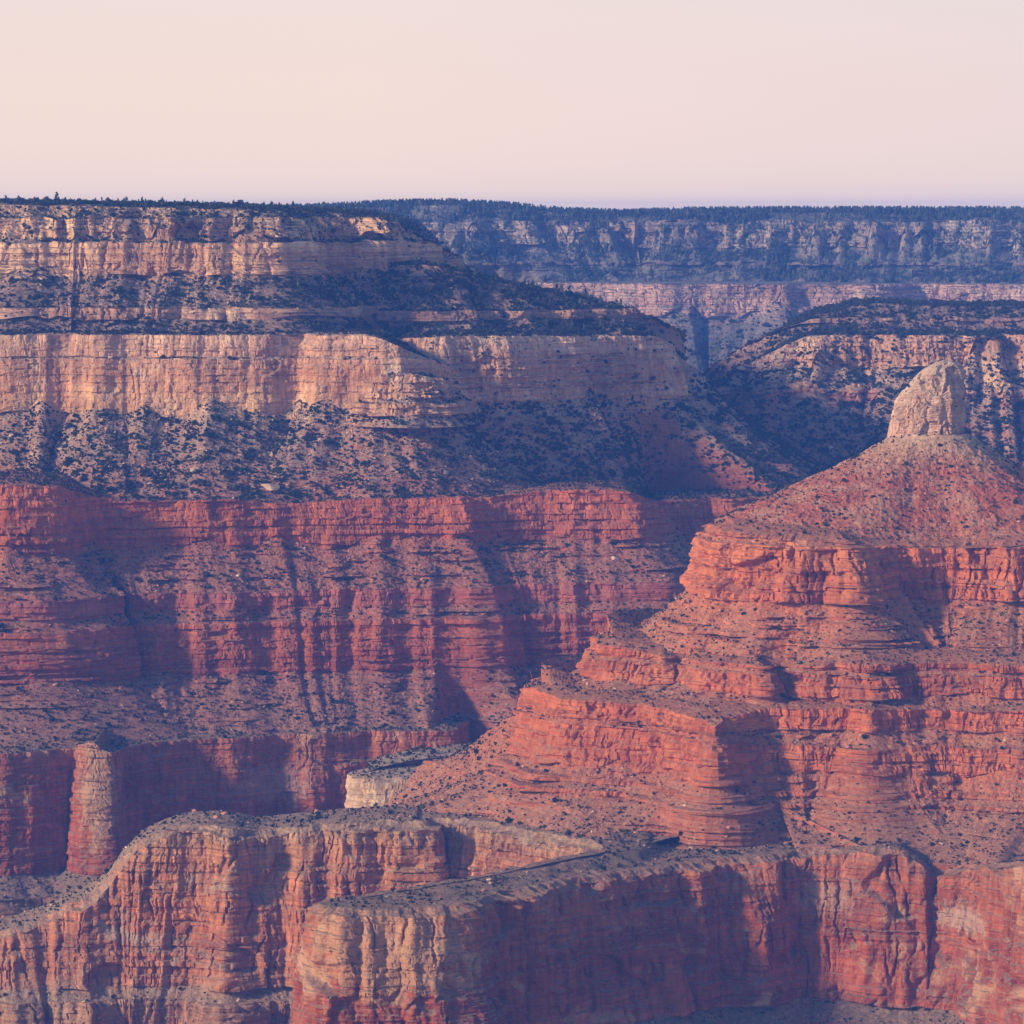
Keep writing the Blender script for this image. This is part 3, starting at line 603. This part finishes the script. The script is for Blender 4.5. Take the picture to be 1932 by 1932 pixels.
tier(butte, 'middle_terrace_cliff', M_sb,
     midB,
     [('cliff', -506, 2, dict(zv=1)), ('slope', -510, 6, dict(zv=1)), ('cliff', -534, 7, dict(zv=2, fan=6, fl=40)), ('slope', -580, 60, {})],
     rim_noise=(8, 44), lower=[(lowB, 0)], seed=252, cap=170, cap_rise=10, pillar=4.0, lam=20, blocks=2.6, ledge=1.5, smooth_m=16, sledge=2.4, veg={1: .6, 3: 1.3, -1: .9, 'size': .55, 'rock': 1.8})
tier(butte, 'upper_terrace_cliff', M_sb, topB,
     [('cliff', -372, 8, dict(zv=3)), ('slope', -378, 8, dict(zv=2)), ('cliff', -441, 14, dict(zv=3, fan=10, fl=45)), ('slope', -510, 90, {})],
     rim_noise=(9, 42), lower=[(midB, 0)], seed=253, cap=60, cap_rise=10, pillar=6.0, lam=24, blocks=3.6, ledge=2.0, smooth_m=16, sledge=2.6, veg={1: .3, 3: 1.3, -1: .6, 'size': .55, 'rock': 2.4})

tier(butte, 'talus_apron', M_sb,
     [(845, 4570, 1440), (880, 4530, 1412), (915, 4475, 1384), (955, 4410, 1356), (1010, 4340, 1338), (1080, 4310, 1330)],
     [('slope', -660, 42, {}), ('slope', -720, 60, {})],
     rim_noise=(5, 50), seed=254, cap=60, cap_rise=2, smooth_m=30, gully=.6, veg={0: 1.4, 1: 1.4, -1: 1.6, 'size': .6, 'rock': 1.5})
# red shale cone between the terraces and the cap rock
def polar_loop(ctrl, cx, cy, th):
    a = np.array([(Xx(x, D) - cx, D - cy) for x, D in ctrl])
    t = np.arctan2(a[:, 1], a[:, 0]); r = np.hypot(a[:, 0], a[:, 1]); i = np.argsort(t); t, r = t[i], r[i]
    return np.interp(th, np.concatenate([t - 2 * np.pi, t, t + 2 * np.pi]), np.concatenate([r, r, r]))
CD = 4500.0
ccx, ccy = Xx(1757, CD), CD
nth = 460
th = np.linspace(-np.pi, np.pi, nth); th = -np.pi / 2 + th - 0.72 * np.sin(th)
w = np.cos(th + np.pi / 2) * 0.5 + 0.5                                  # denser towards the viewer
rt = polar_loop([(1688, 4500), (1700, 4470), (1757, 4455), (1815, 4465), (1828, 4500), (1800, 4550), (1720, 4550)], ccx, ccy, th)
rb = polar_loop([(1330, 4440), (1345, 4340), (1430, 4292), (1560, 4268), (1690, 4300), (1800, 4310), (1932, 4300), (2080, 4330), (2120, 4500), (2050, 4650), (1757, 4800), (1400, 4620), (1350, 4520)], ccx, ccy, th)
rb = smooth1(rb[:, None], 12)[:, 0] * 0.955
ns = 115
s = np.linspace(0, 1, ns)[:, None]
u = th[None] * 120.0
rr = rt[None] + (rb - rt)[None] * (s ** 1.22)
zt, zb = Zy(816, CD), -368.0
zb_th = zb - 22 * sstep(0.1, 0.9, np.sin(-th))[None]
zc = zt + (zb_th - zt) * s
rib = np.abs(perlin((u + 6 * perlin(u / 20, s * 4, 4)) / 34.0, s * 0.7, 301)) * 1.8 - 0.4
zc = zc + sstep(0, .3, s) * (6.0 * rib * (0.4 + 0.6 * s)) + sstep(0, .12, s) * (2.6 * fbm(np.cos(th)[None] * rr / 16, np.sin(th)[None] * rr / 16, 302, 4, .7) + 1.2 * fbm(np.cos(th)[None] * rr / 5, np.sin(th)[None] * rr / 5, 303, 2, .6))
lay = np.sin((zc + 2 * perlin(u / 30, s, 7)) * 1.1) * perlin(u / 25.0, s * 3, 8)
P = np.stack([ccx + np.cos(th)[None] * (rr + 1.2 * lay), ccy + np.sin(th)[None] * (rr + 1.2 * lay), zc], -1)
P = P[:, ::-1] if False else P
me = grid_mesh('red_shale_cone', P, {'talus': np.full(P.shape[:2], .72)}, M_he)
link(bpy.data.objects.new('red_shale_cone', me), butte)
SLOPES.append(dict(P=P, K=np.ones(P.shape[:2]), ncap=0, seg=np.zeros(ns, int), veg={0: .9, 'size': .6, 'rock': 3.0, 'pale': .8, 'rsize': .7}, seed=71, part='red_shale_cone', parent=butte))

# cream cap rock
sil = [(838, 1684, 1832), (826, 1678, 1830), (800, 1676, 1832), (770, 1680, 1831), (745, 1697, 1830), (722, 1718, 1829), (705, 1734, 1826), (694, 1748, 1820), (686, 1763, 1812), (681, 1778, 1800), (679, 1786, 1794)]
ny, nt = 105, 300
yy = np.linspace(838, 679.2, ny)
s_y = np.array([a[0] for a in sil])[::-1]
xl = np.interp(yy, s_y, np.array([a[1] for a in sil])[::-1]); xr = np.interp(yy, s_y, np.array([a[2] for a in sil])[::-1])
z = Zy(yy, CD); cx = Xx((xl + xr) / 2, CD); hw = (xr - xl) / 2 * CD / F
th = np.linspace(0, 2 * np.pi, nt)
hd = np.minimum(hw * 0.95, 40) 
ct, st = np.cos(th)[None], np.sin(th)[None]
e = 0.72
sx_ = np.sign(ct) * np.abs(ct) ** e; sy_ = np.sign(st) * np.abs(st) ** e
u = th[None] * 45.0 + 0 * z[:, None]; zz = z[:, None] + 0 * u
uw = u + 3 * perlin(u / 14, zz / 20, 311)
prof = sstep(0, 24, (z[-1] - z))[:, None]
off = prof * (1.6 * (np.abs(perlin(uw / 34, zz / 60, 312)) * 1.8 - .6) + 1.0 * fbm(u / 9, zz / 8, 314, 4, .6))
P = np.stack([cx[:, None] + sx_ * (hw[:, None] + off), CD + 4 + sy_ * (hd[:, None] + off) + hd[:, None] * 1.2 * np.clip((sx_ - .45) / .55, 0, 1) * (sy_ < 0) * -sy_, zz], -1)
rc = np.random.default_rng(33)
mid = np.stack([np.mean(P[..., 0], 1), np.mean(P[..., 1], 1), z], -1)
for k in range(85):                                                    # fractured faces
    r_i, t_i = rc.integers(4, ny - 16), rc.integers(0, nt)
    q0 = P[r_i, t_i]; nrm = q0 - mid[r_i]; nrm[2] = 0; nrm /= np.linalg.norm(nrm) + 1e-9
    nrm = nrm + np.array([rc.normal(0, .35), rc.normal(0, .35), rc.normal(.1, .3)]); nrm /= np.linalg.norm(nrm)
    rad = rc.uniform(7, 22); dst = np.linalg.norm((P - q0) * np.array([1, 1, .8]), axis=-1)
    e_ = (P - q0) @ nrm + rc.uniform(.4, 2.6)
    P = P - nrm * (np.clip(e_, 0, 3.4) * (dst < rad))[..., None]
ck = np.abs(perlin(uw / 13, zz / 240, 317)); low_ = 1 - sstep(.25, .75, (zz - z[0]) / (z[-1] - z[0]))
lb, _f = layers(zz, u, 319, 4, 12)
P[..., :2] -= (np.stack([sx_ + 0 * zz, sy_ + 0 * zz], -1)) * (prof * (2.6 * low_ * (1 - sstep(0, .12, ck)) + .9 * (hash01(lb, 4, 0, 3) - .5) - 1.5 * fbm(u / 3.6, zz / 2.6, 318, 3, .7)))[..., None]
P[..., 2] += .5 * fbm(u / 5, zz / 5, 316, 3)
P[:, -1] = P[:, 0]
P = np.concatenate([P, np.repeat(P[-1:].mean(1, keepdims=True) + np.array([0, 0, .6]), nt, 1)]); ny += 1
me = grid_mesh('spire_cap_rock', P[::-1], {'talus': np.full(P.shape[:2], .1)}, M_cap)
o = link(bpy.data.objects.new('spire_cap_rock', me), butte)
o['label'] = 'leaning cream sandstone spire on top of the butte'
SLOPES.append(dict(P=P[::-1], K=np.ones(P.shape[:2]), ncap=0, seg=np.zeros(ny, int), veg={0: .35, 'size': .5}, seed=72, part='spire_cap_rock', parent=butte))
# ------------------------------------------------------------------ plants and boulders
# depth seen from the viewpoint, used only to know which plants are in view
ZB = 900
zbuf = np.full((ZB, ZB), 1e9)
for sl in SLOPES:
    V = sl['P'].reshape(-1, 3); V = V[np.isfinite(V[:, 0]) & (V[:, 1] > 100)]
    px = ((V[:, 0] / V[:, 1] * F + 966) / 1932 * ZB).astype(int); py = ((-V[:, 2] / V[:, 1] * F + YH) / 1932 * ZB).astype(int)
    ok = (px >= 0) & (px < ZB) & (py >= 0) & (py < ZB)
    np.minimum.at(zbuf, (py[ok], px[ok]), V[ok, 1])
def in_view(p, tol=16.0):
    x = (p[:, 0] / p[:, 1] * F + 966) / 1932 * ZB; y = (-p[:, 2] / p[:, 1] * F + YH) / 1932 * ZB
    ok = (x > 4) & (x < ZB - 4) & (y > 4) & (y < ZB - 4)
    xi, yi = np.clip(x, 0, ZB - 1).astype(int), np.clip(y, 0, ZB - 1).astype(int)
    return ok & (p[:, 1] < zbuf[yi, xi] + tol)
def surface_at(x, y):
    xi, yi = int(x / 1932 * ZB), int(y / 1932 * ZB)
    D = zbuf[max(yi - 1, 0):yi + 2, max(xi - 1, 0):xi + 2].min()
    return (Xx(x, D), D, Zy(y, D))

def scatter(sl, dens_of, seed, clump=40.0, thr=(-0.25, 0.45)):
    r = np.random.default_rng(seed)
    P = sl['P']
    a, b, c, d = P[:-1, :-1], P[1:, :-1], P[1:, 1:], P[:-1, 1:]
    n = np.cross(c - a, d - b); ar = 0.5 * np.linalg.norm(n, axis=-1)
    nz = np.abs(n[..., 2]) / np.maximum(2 * ar, 1e-9)
    ce = 0.25 * (a + b + c + d)
    with np.errstate(all='ignore'):
        x = ce[..., 0] / ce[..., 1] * F + 966; y = -ce[..., 2] / ce[..., 1] * F + YH
        ok = np.isfinite(x) & (x > -80) & (x < 2010) & (y > 200) & (y < 2000) & (ar > 0)
    de = dens_of(sl['seg'][:-1])[:, None] + 0 * ar
    cl = sstep(thr[0], thr[1], fbm(np.nan_to_num(ce[..., 0]) / clump, np.nan_to_num(ce[..., 2] * 1.3 + ce[..., 1]) / clump, seed, 4, .6))
    lam = np.where(ok, np.nan_to_num(ar) * de / 100.0 * (0.12 + 1.1 * cl) * sstep(0.12, 0.45, nz), 0)
    lam = np.minimum(lam, 3.0)
    k = r.poisson(lam)
    i, j = np.nonzero(k)
    m = k[i, j]; i = np.repeat(i, m); j = np.repeat(j, m)
    s, t = r.random(len(i))[:, None], r.random(len(i))[:, None]
    p = (a[i, j] * (1 - s) + b[i, j] * s) * (1 - t) + (d[i, j] * (1 - s) + c[i, j] * s) * t
    return p

shrub_mat = plain_mat('juniper_green', (0.038, 0.048, 0.032), (0.075, 0.085, 0.052), 0.8)
pine_mat = plain_mat('pine_green', (0.085, 0.115, 0.085), (0.13, 0.155, 0.11), 0.8)
bark_mat = plain_mat('grey_bark', (0.10, 0.08, 0.065), (0.17, 0.14, 0.11), 2.0)
rock_pale = plain_mat('pale_boulder', (0.40, 0.29, 0.19), (0.58, 0.44, 0.30), 0.5)
rock_red = plain_mat('red_boulder', (0.36, 0.16, 0.105), (0.50, 0.27, 0.18), 0.5)

def foliage(name, seed, tall, mat):
    """a crown of small leaf clumps about 1 unit wide, standing on z = 0"""
    r = np.random.default_rng(seed)
    V, T = [], []
    nl = 7 if not tall else 9
    for q in range(nl):
        if tall: cz = 0.25 + 1.55 * q / nl; rad = 0.42 * (1 - 0.8 * q / nl) + .06; c = np.array([r.normal(0, .05), r.normal(0, .05), cz]); rz = 0.2
        else: a = r.uniform(0, 6.28); c = np.array([.26 * math.cos(a) * r.uniform(.3, 1), .26 * math.sin(a) * r.uniform(.3, 1), r.uniform(.28, .62)]); rad = r.uniform(.22, .34); rz = rad * .85
        for k in range(22 if not tall else 16):
            d = r.normal(size=3); d /= np.linalg.norm(d)
            p = c + d * np.array([rad, rad, rz]) * r.uniform(.55, 1.0)
            if p[2] < .03: p[2] = .03
            e1 = r.normal(size=3); e1 /= np.linalg.norm(e1); e2 = np.cross(e1, d + r.normal(0, .5, 3)); e2 /= np.linalg.norm(e2) + 1e-9
            sz = r.uniform(.09, .17)
            i = len(V); V += [p + e1 * sz, p - e1 * sz * .5 + e2 * sz, p - e1 * sz * .5 - e2 * sz]; T.append((i, i + 1, i + 2))
    return poly_mesh(name, np.array(V), np.array(T), {}, mat)
def trunk_mesh(name, h, seed):
    r = np.random.default_rng(seed); V, Q = [], []
    for k in range(5):
        z = h * k / 4 - .08; rad = .07 * (1 - .7 * k / 4); ox, oy = r.normal(0, .02, 2)
        V += [(ox + rad * math.cos(a), oy + rad * math.sin(a), z) for a in np.linspace(0, 2 * math.pi, 6, endpoint=False)]
    for k in range(4):
        for j in range(6): Q.append((k * 6 + j, k * 6 + (j + 1) % 6, k * 6 + 6 + (j + 1) % 6, k * 6 + 6 + j))
    return poly_mesh(name, np.array(V), np.array(Q), {}, bark_mat)
def boulder_mesh(name, seed, mat, flat=.7):
    import bmesh
    bm = bmesh.new(); bmesh.ops.create_icosphere(bm, subdivisions=2, radius=.5)
    r = np.random.default_rng(seed)
    cuts = [(v / np.linalg.norm(v), r.uniform(.20, .40)) for v in r.normal(size=(10, 3))]
    for v in bm.verts:
        p = np.array(v.co)
        for nrm, dd in cuts:
            e = p @ nrm - dd
            if e > 0: p = p - nrm * e * .92
        p = p * (1 + r.normal(0, .025))
        v.co = (p[0] * 1.15, p[1], p[2] * flat + .18)
    me = bpy.data.meshes.new(name); bm.to_mesh(me); bm.free(); me.materials.append(mat)
    for p in me.polygons: p.use_smooth = False
    return me
SHRUB = [foliage('shrub_crown', 400 + k, False, shrub_mat) for k in range(5)]
PINE = [foliage('pine_crown', 420 + k, True, pine_mat) for k in range(4)]
BPALE = [boulder_mesh('boulder', 440 + k, rock_pale) for k in range(4)]
BRED = [boulder_mesh('boulder', 450 + k, rock_red) for k in range(4)]

PLACE = {'forested_rim_cliff': 'the far hazy rim', 'pale_cliff_band': 'the slope under the far pale cliff band', 'wooded_crest': 'the crest of the rounded mesa', 'broken_cliff': 'the broken cliffs of the rounded mesa', 'red_ledge_slope': 'the foot of the rounded mesa',
         'rim_cliff': 'the top cliff of the stepped wall', 'wooded_ridge': 'the dark wooded ridge behind the stepped wall', 'back_sandstone_cliff': 'the shaded slope behind the stepped wall', 'sandstone_cliff': 'the grey talus under the cream cliff', 'broken_promontory': 'the broken corner of the cream cliff', 'back_red_cliff': 'the shaded red ledges behind the wall',
         'red_terrace': 'the red terraces of the stepped wall', 'stained_lower_cliff': 'the ledge above the stained lower cliff', 'weathered_cliff': 'the weathered red ridge', 'cream_cliff': 'the small cream spur', 'stained_cliff': 'the foot of the flat-topped ridge', 'flat_top': 'the flat top of the front ridge',
         'lower_terrace_cliff': 'the lowest terrace of the butte', 'middle_terrace_cliff': 'the middle terrace of the butte', 'upper_terrace_cliff': 'the upper terrace of the butte', 'talus_apron': 'the scree running down to the cream spur', 'red_shale_cone': 'the red cone under the spire', 'spire_cap_rock': 'the cream rock spire'}
plants, rocks = [], []       # per patch: (positions, size, variant, turn)
for q, sl in enumerate(SLOPES):
    vg = sl['veg']; r = np.random.default_rng(900 + q)
    tall = vg.get('tall', 0)
    dn = lambda seg: np.array([vg.get(int(g), 0.0) for g in seg]) * VEG
    p = scatter(sl, dn, 500 + q, clump=38 if not tall else 120)
    sz = np.exp(r.normal(0, .40, len(p))) * 4.1 * vg.get('size', 1.0)
    if not tall:
        p2 = scatter(sl, lambda seg: np.minimum(np.array([vg.get(int(g), 0.0) if g >= 0 or True else 0 for g in seg]) * 2.0, 6.0), 560 + q, clump=26, thr=(-.4, .4))
        p = np.concatenate([p, p2]); sz = np.concatenate([sz, np.exp(r.normal(0, .3, len(p2))) * 1.7])
    pine = (r.random(len(p)) < (1.0 if tall else (0.04 if sl['part'] in ('rim_cliff', 'wooded_ridge') else 0.0)))
    plants.append((p, np.clip(sz, 1.2, 10), pine, r.integers(0, 4, len(p)), r.uniform(0, 6.28, len(p))))
    rk = lambda seg: np.array([(vg.get('rock', .35) if (vg.get(int(g), 0) > .3 and (g >= 0 or sl['part'] == 'weathered_cliff')) else 0.0) for g in seg]) * ROCKS
    p = scatter(sl, rk, 700 + q, clump=34, thr=(.05, .6))
    sz = np.exp(r.normal(0, .5, len(p))) * 2.1 * vg.get('rsize', 1.0)
    pal = vg.get('pale', 1.0 if sl['parent'] in (wallA, mesa, far) and sl['part'] != 'red_terrace' else .35)
    rocks.append((p, np.clip(sz, .8, 11), r.random(len(p)) < pal, r.integers(0, 4, len(p)), r.uniform(0, 6.28, len(p))))
allp = [(q, i, s[1][i] / s[0][i, 1] * (1.6 if s[2][i] else 1.0)) for q, s in enumerate(plants) for i in np.nonzero(in_view(s[0]))[0]]
allp.sort(key=lambda t: -t[2])
allr = [(q, i, s[1][i] / s[0][i, 1]) for q, s in enumerate(rocks) for i in np.nonzero(in_view(s[0]))[0]]
allr.sort(key=lambda t: -t[2])
taken_p, taken_r = set(), set()
def zone(p):
    x = (p[0] / p[1] * F + 966) / 1932
    return ('at the left edge', 'in the left third', 'left of the middle', 'right of the middle', 'in the right third', 'at the right edge')[int(np.searchsorted([.1, .3, .5, .7, .9], x))]
def put(o, p, size, turn, sink=0.0):
    o.location = (p[0], p[1], p[2] - sink); o.scale = (size, size, size); o.rotation_euler = (0, 0, turn)
for n_, (q, i, _) in enumerate(allp[:290]):
    p, sz, pine, var, turn = plants[q]; taken_p.add((q, i))
    place = PLACE[SLOPES[q]['part']]
    nm = 'pine_tree' if pine[i] else 'juniper_bush'
    zn_ = zone(p[i])
    lab = ('dark conifer on ' if pine[i] else 'round dark bush on ') + place + ', ' + zn_
    place = place + ', ' + zn_
    if n_ < 40:
        o = empty(nm, lab, 'tree' if pine[i] else 'bush', None, ('conifers on ' if pine[i] else 'bushes on ') + place)
        link(bpy.data.objects.new('crown', (PINE if pine[i] else SHRUB)[var[i]]), o)
        link(bpy.data.objects.new('trunk', TRUNK[1 if pine[i] else 0]), o) if False else link(bpy.data.objects.new('trunk', trunk_mesh('trunk', 1.1 if pine[i] else .4, n_)), o)
    else:
        o = link(bpy.data.objects.new(nm, (PINE if pine[i] else SHRUB)[var[i]])); tag(o, lab, 'tree' if pine[i] else 'bush', None, ('conifers on ' if pine[i] else 'bushes on ') + place)
    put(o, p[i], sz[i], turn[i], .12 * sz[i])
for (q, i, _) in allr[:140]:
    p, sz, pal, var, turn = rocks[q]; taken_r.add((q, i))
    place = PLACE[SLOPES[q]['part']]
    o = link(bpy.data.objects.new('boulder', (BPALE if pal[i] else BRED)[var[i]]))
    place = place + ', ' + zone(p[i])
    tag(o, ('pale angular boulder on ' if pal[i] else 'reddish angular boulder on ') + place, 'boulder', None, ('pale' if pal[i] else 'red') + ' boulders on ' + place)
    put(o, p[i], sz[i], turn[i], .05 * sz[i])
# the boulders that stand out one by one
for x, y, w_, h_, lab in ((508, 914, 42, 17, 'largest pale boulder, an oblong block low on the grey talus'), (511, 856, 26, 34, 'upright pale boulder high on the grey talus'), (372, 882, 26, 19, 'squarish pale boulder in the middle of the grey talus'),
                          (1160, 1049, 18, 16, 'single cream boulder under the red promontory'), (575, 1031, 8, 17, 'tiny white sliver of rock under the first red cliff'), (840, 886, 18, 14, 'pale boulder below the corner of the cream cliff'), (1400, 690, 22, 16, 'cream block on the skyline of the rounded mesa')):
    X_, D_, Z_ = surface_at(x, y)
    me = boulder_mesh('boulder', int(x), rock_pale, 1.0)
    o = link(bpy.data.objects.new('boulder', me)); tag(o, lab, 'boulder')
    o.location = (X_, D_ - 1.0, Z_ - h_ * .5 * D_ / F); o.scale = (w_ * D_ / F, w_ * D_ / F * .8, h_ * D_ / F)

for x, dy, w_ in ((446, 0, 9.0), (455, 1, 11.5), (466, 0, 8.5)):
    X_, D_, Z_ = surface_at(x, 398)
    o = empty('rim_tree', {446: 'smaller tree on one side of the tall trio on the wall skyline', 455: 'tallest tree of the trio standing on the wall skyline', 466: 'lowest tree ending the trio on the wall skyline'}[x], 'tree', None, 'trio of trees on the skyline')
    link(bpy.data.objects.new('crown', SHRUB[x % 4]), o); link(bpy.data.objects.new('trunk', trunk_mesh('trunk', .5, x)), o)
    D_ += 14; put(o, (Xx(x, D_), D_, Zy(389 - dy, D_)), w_, x, 1.0)

def scatter_object(name, label, pts, size, turn, var, sources):
    """uncountable growth: one object that repeats small plants or stones over a slope"""
    me = bpy.data.meshes.new(name); me.vertices.add(len(pts)); me.vertices.foreach_set('co', np.ascontiguousarray(pts, np.float32).ravel())
    for k, a, ty in (('size', size, 'FLOAT'), ('turn', turn, 'FLOAT'), ('variant', var, 'INT')):
        at = me.attributes.new(k, ty, 'POINT'); at.data.foreach_set('value', np.ascontiguousarray(a, np.float32 if ty == 'FLOAT' else np.int32))
    o = link(bpy.data.objects.new(name, me)); tag(o, label, None, 'stuff')
    g = bpy.data.node_groups.new(name, 'GeometryNodeTree')
    g.interface.new_socket('Geometry', in_out='INPUT', socket_type='NodeSocketGeometry'); g.interface.new_socket('Geometry', in_out='OUTPUT', socket_type='NodeSocketGeometry')
    n, l = g.nodes, g.links
    gi, go = n.new('NodeGroupInput'), n.new('NodeGroupOutput')
    join = n.new('GeometryNodeGeometryToInstance')
    for so in reversed(sources):
        oi = n.new('GeometryNodeObjectInfo'); oi.inputs['Object'].default_value = so; oi.inputs['As Instance'].default_value = False
        oi.transform_space = 'ORIGINAL'
        l.new(oi.outputs['Geometry'], join.inputs[0])
    ip = n.new('GeometryNodeInstanceOnPoints'); ip.inputs['Pick Instance'].default_value = True
    l.new(gi.outputs[0], ip.inputs['Points']); l.new(join.outputs[0], ip.inputs['Instance'])
    def attr(nm, ty):
        a = n.new('GeometryNodeInputNamedAttribute'); a.data_type = ty; a.inputs['Name'].default_value = nm
        return [s_ for s_ in a.outputs if s_.enabled and s_.name == 'Attribute'][0]
    l.new(attr('variant', 'INT'), ip.inputs['Instance Index'])
    cx_ = n.new('ShaderNodeCombineXYZ'); l.new(attr('turn', 'FLOAT'), cx_.inputs['Z'])
    er = n.new('FunctionNodeEulerToRotation'); l.new(cx_.outputs[0], er.inputs[0]); l.new(er.outputs[0], ip.inputs['Rotation'])
    l.new(attr('size', 'FLOAT'), ip.inputs['Scale'])
    l.new(ip.outputs[0], go.inputs[0])
    md = o.modifiers.new('scatter', 'NODES'); md.node_group = g
    return o
# sources: the first single plants and stones of each shape
def source(meshes, names):
    out_ = []
    for me in meshes:
        out_.append(next(o for o in sc.objects if o.data is me))
    return out_
def ensure(meshes, name, lab, cat, grp, spot):
    for me in meshes:
        if not any(o.data is me for o in sc.objects):
            o = link(bpy.data.objects.new(name, me)); tag(o, lab, cat, None, grp); put(o, spot[0], spot[1], 0, .1)
n_pl = n_rk = 0
by_parent = {}
for q, sl in enumerate(SLOPES): by_parent.setdefault(sl['parent'].name, []).append(q)
WHAT = {far.name: 'the far rim', mesa.name: 'the rounded mesa', wallA.name: 'the stepped wall', ridgeB.name: 'the weathered ridge', spur.name: 'the cream spur', ridgeF.name: 'the flat-topped ridge', butte.name: 'the butte'}
src = {'s': SHRUB[:4], 'p': PINE, 'a': BPALE, 'r': BRED}
for key, meshes in src.items():
    for me in meshes:
        if not any(o.data is me for o in sc.objects):
            pool = plants if key in 'sp' else rocks
            lst = allp[290:] if key in 'sp' else allr[140:]
            for (q, i, _) in lst:
                if (q, i) in (taken_p if key in 'sp' else taken_r): continue
                p, sz, fl, var, turn = pool[q]
                if (key == 's' and not fl[i]) or (key == 'p' and fl[i]) or (key == 'a' and fl[i]) or (key == 'r' and not fl[i]):
                    (taken_p if key in 'sp' else taken_r).add((q, i))
                    place = PLACE[SLOPES[q]['part']] + ', ' + zone(p[i])
                    nm, lab, cat, gp = {'s': ('juniper_bush', 'round dark bush on ', 'bush', 'bushes on '), 'p': ('pine_tree', 'dark conifer on ', 'tree', 'conifers on '), 'a': ('boulder', 'pale angular boulder on ', 'boulder', 'pale boulders on '), 'r': ('boulder', 'reddish angular boulder on ', 'boulder', 'red boulders on ')}[key]
                    o = link(bpy.data.objects.new(nm, me)); tag(o, lab + place, cat, None, gp + place); put(o, p[i], sz[i], turn[i], .1 * sz[i])
                    break
SRC = {k: source(v, None) for k, v in src.items()}
for pn, qs in by_parent.items():
    for kind, name, lab in (('s', 'shrubbery', 'small dark bushes dotted over '), ('p', 'pine_forest', 'dense dark conifers covering '), ('a', 'pale_rubble', 'pale stones strewn over '), ('r', 'red_rubble', 'red stones strewn over ')):
        pool, taken = (plants, taken_p) if kind in 'sp' else (rocks, taken_r)
        A = []
        for q in qs:
            p, sz, fl, var, turn = pool[q]
            want = fl if kind in 'pa' else ~fl
            m = want & np.array([(q, i) not in taken for i in range(len(p))], bool) if len(p) else want
            if m.sum(): A.append((p[m] - np.array([0, 0, 1]) * (.1 * sz[m])[:, None], sz[m], turn[m], var[m]))
        if not A: continue
        pts = np.concatenate([a[0] for a in A])
        if kind in 'sp': n_pl += len(pts)
        else: n_rk += len(pts)
        scatter_object(name, lab + WHAT[pn], pts, np.concatenate([a[1] for a in A]), np.concatenate([a[2] for a in A]), np.concatenate([a[3] for a in A]), SRC[kind])
print('PLANTS', n_pl, 'ROCKS', n_rk, 'TRIS', sum(len(m_.loops) - 2 * len(m_.polygons) for m_ in bpy.data.meshes))

# ------------------------------------------------------------------ haze over the whole canyon
def haze_box():
    x0, x1, y0, y1, z0, z1 = -2100, 2500, -300, 10200, -1010, 20.5
    V = [(x, y, z) for x in (x0, x1) for y in (y0, y1) for z in (z0, z1)]
    Q = np.array([(0, 1, 3, 2), (4, 6, 7, 5), (0, 4, 5, 1), (2, 3, 7, 6), (0, 2, 6, 4), (1, 5, 7, 3)])
    m = bpy.data.materials.new('haze'); m.use_nodes = True
    n, l = m.node_tree.nodes, m.node_tree.links; n.clear()
    o_ = n.new('ShaderNodeOutputMaterial'); v = n.new('ShaderNodeVolumePrincipled')
    v.inputs['Color'].default_value = HAZE_COLOR; v.inputs['Density'].default_value = HAZE_DENSITY
    v.inputs['Anisotropy'].default_value = -0.25
    l.new(v.outputs[0], o_.inputs['Volume'])
    me = poly_mesh('haze', np.array(V, float), Q, {}, m)
    h = link(bpy.data.objects.new('haze', me)); h['kind'] = 'stuff'; h['label'] = 'pale blue evening haze filling the canyon'
haze_box()
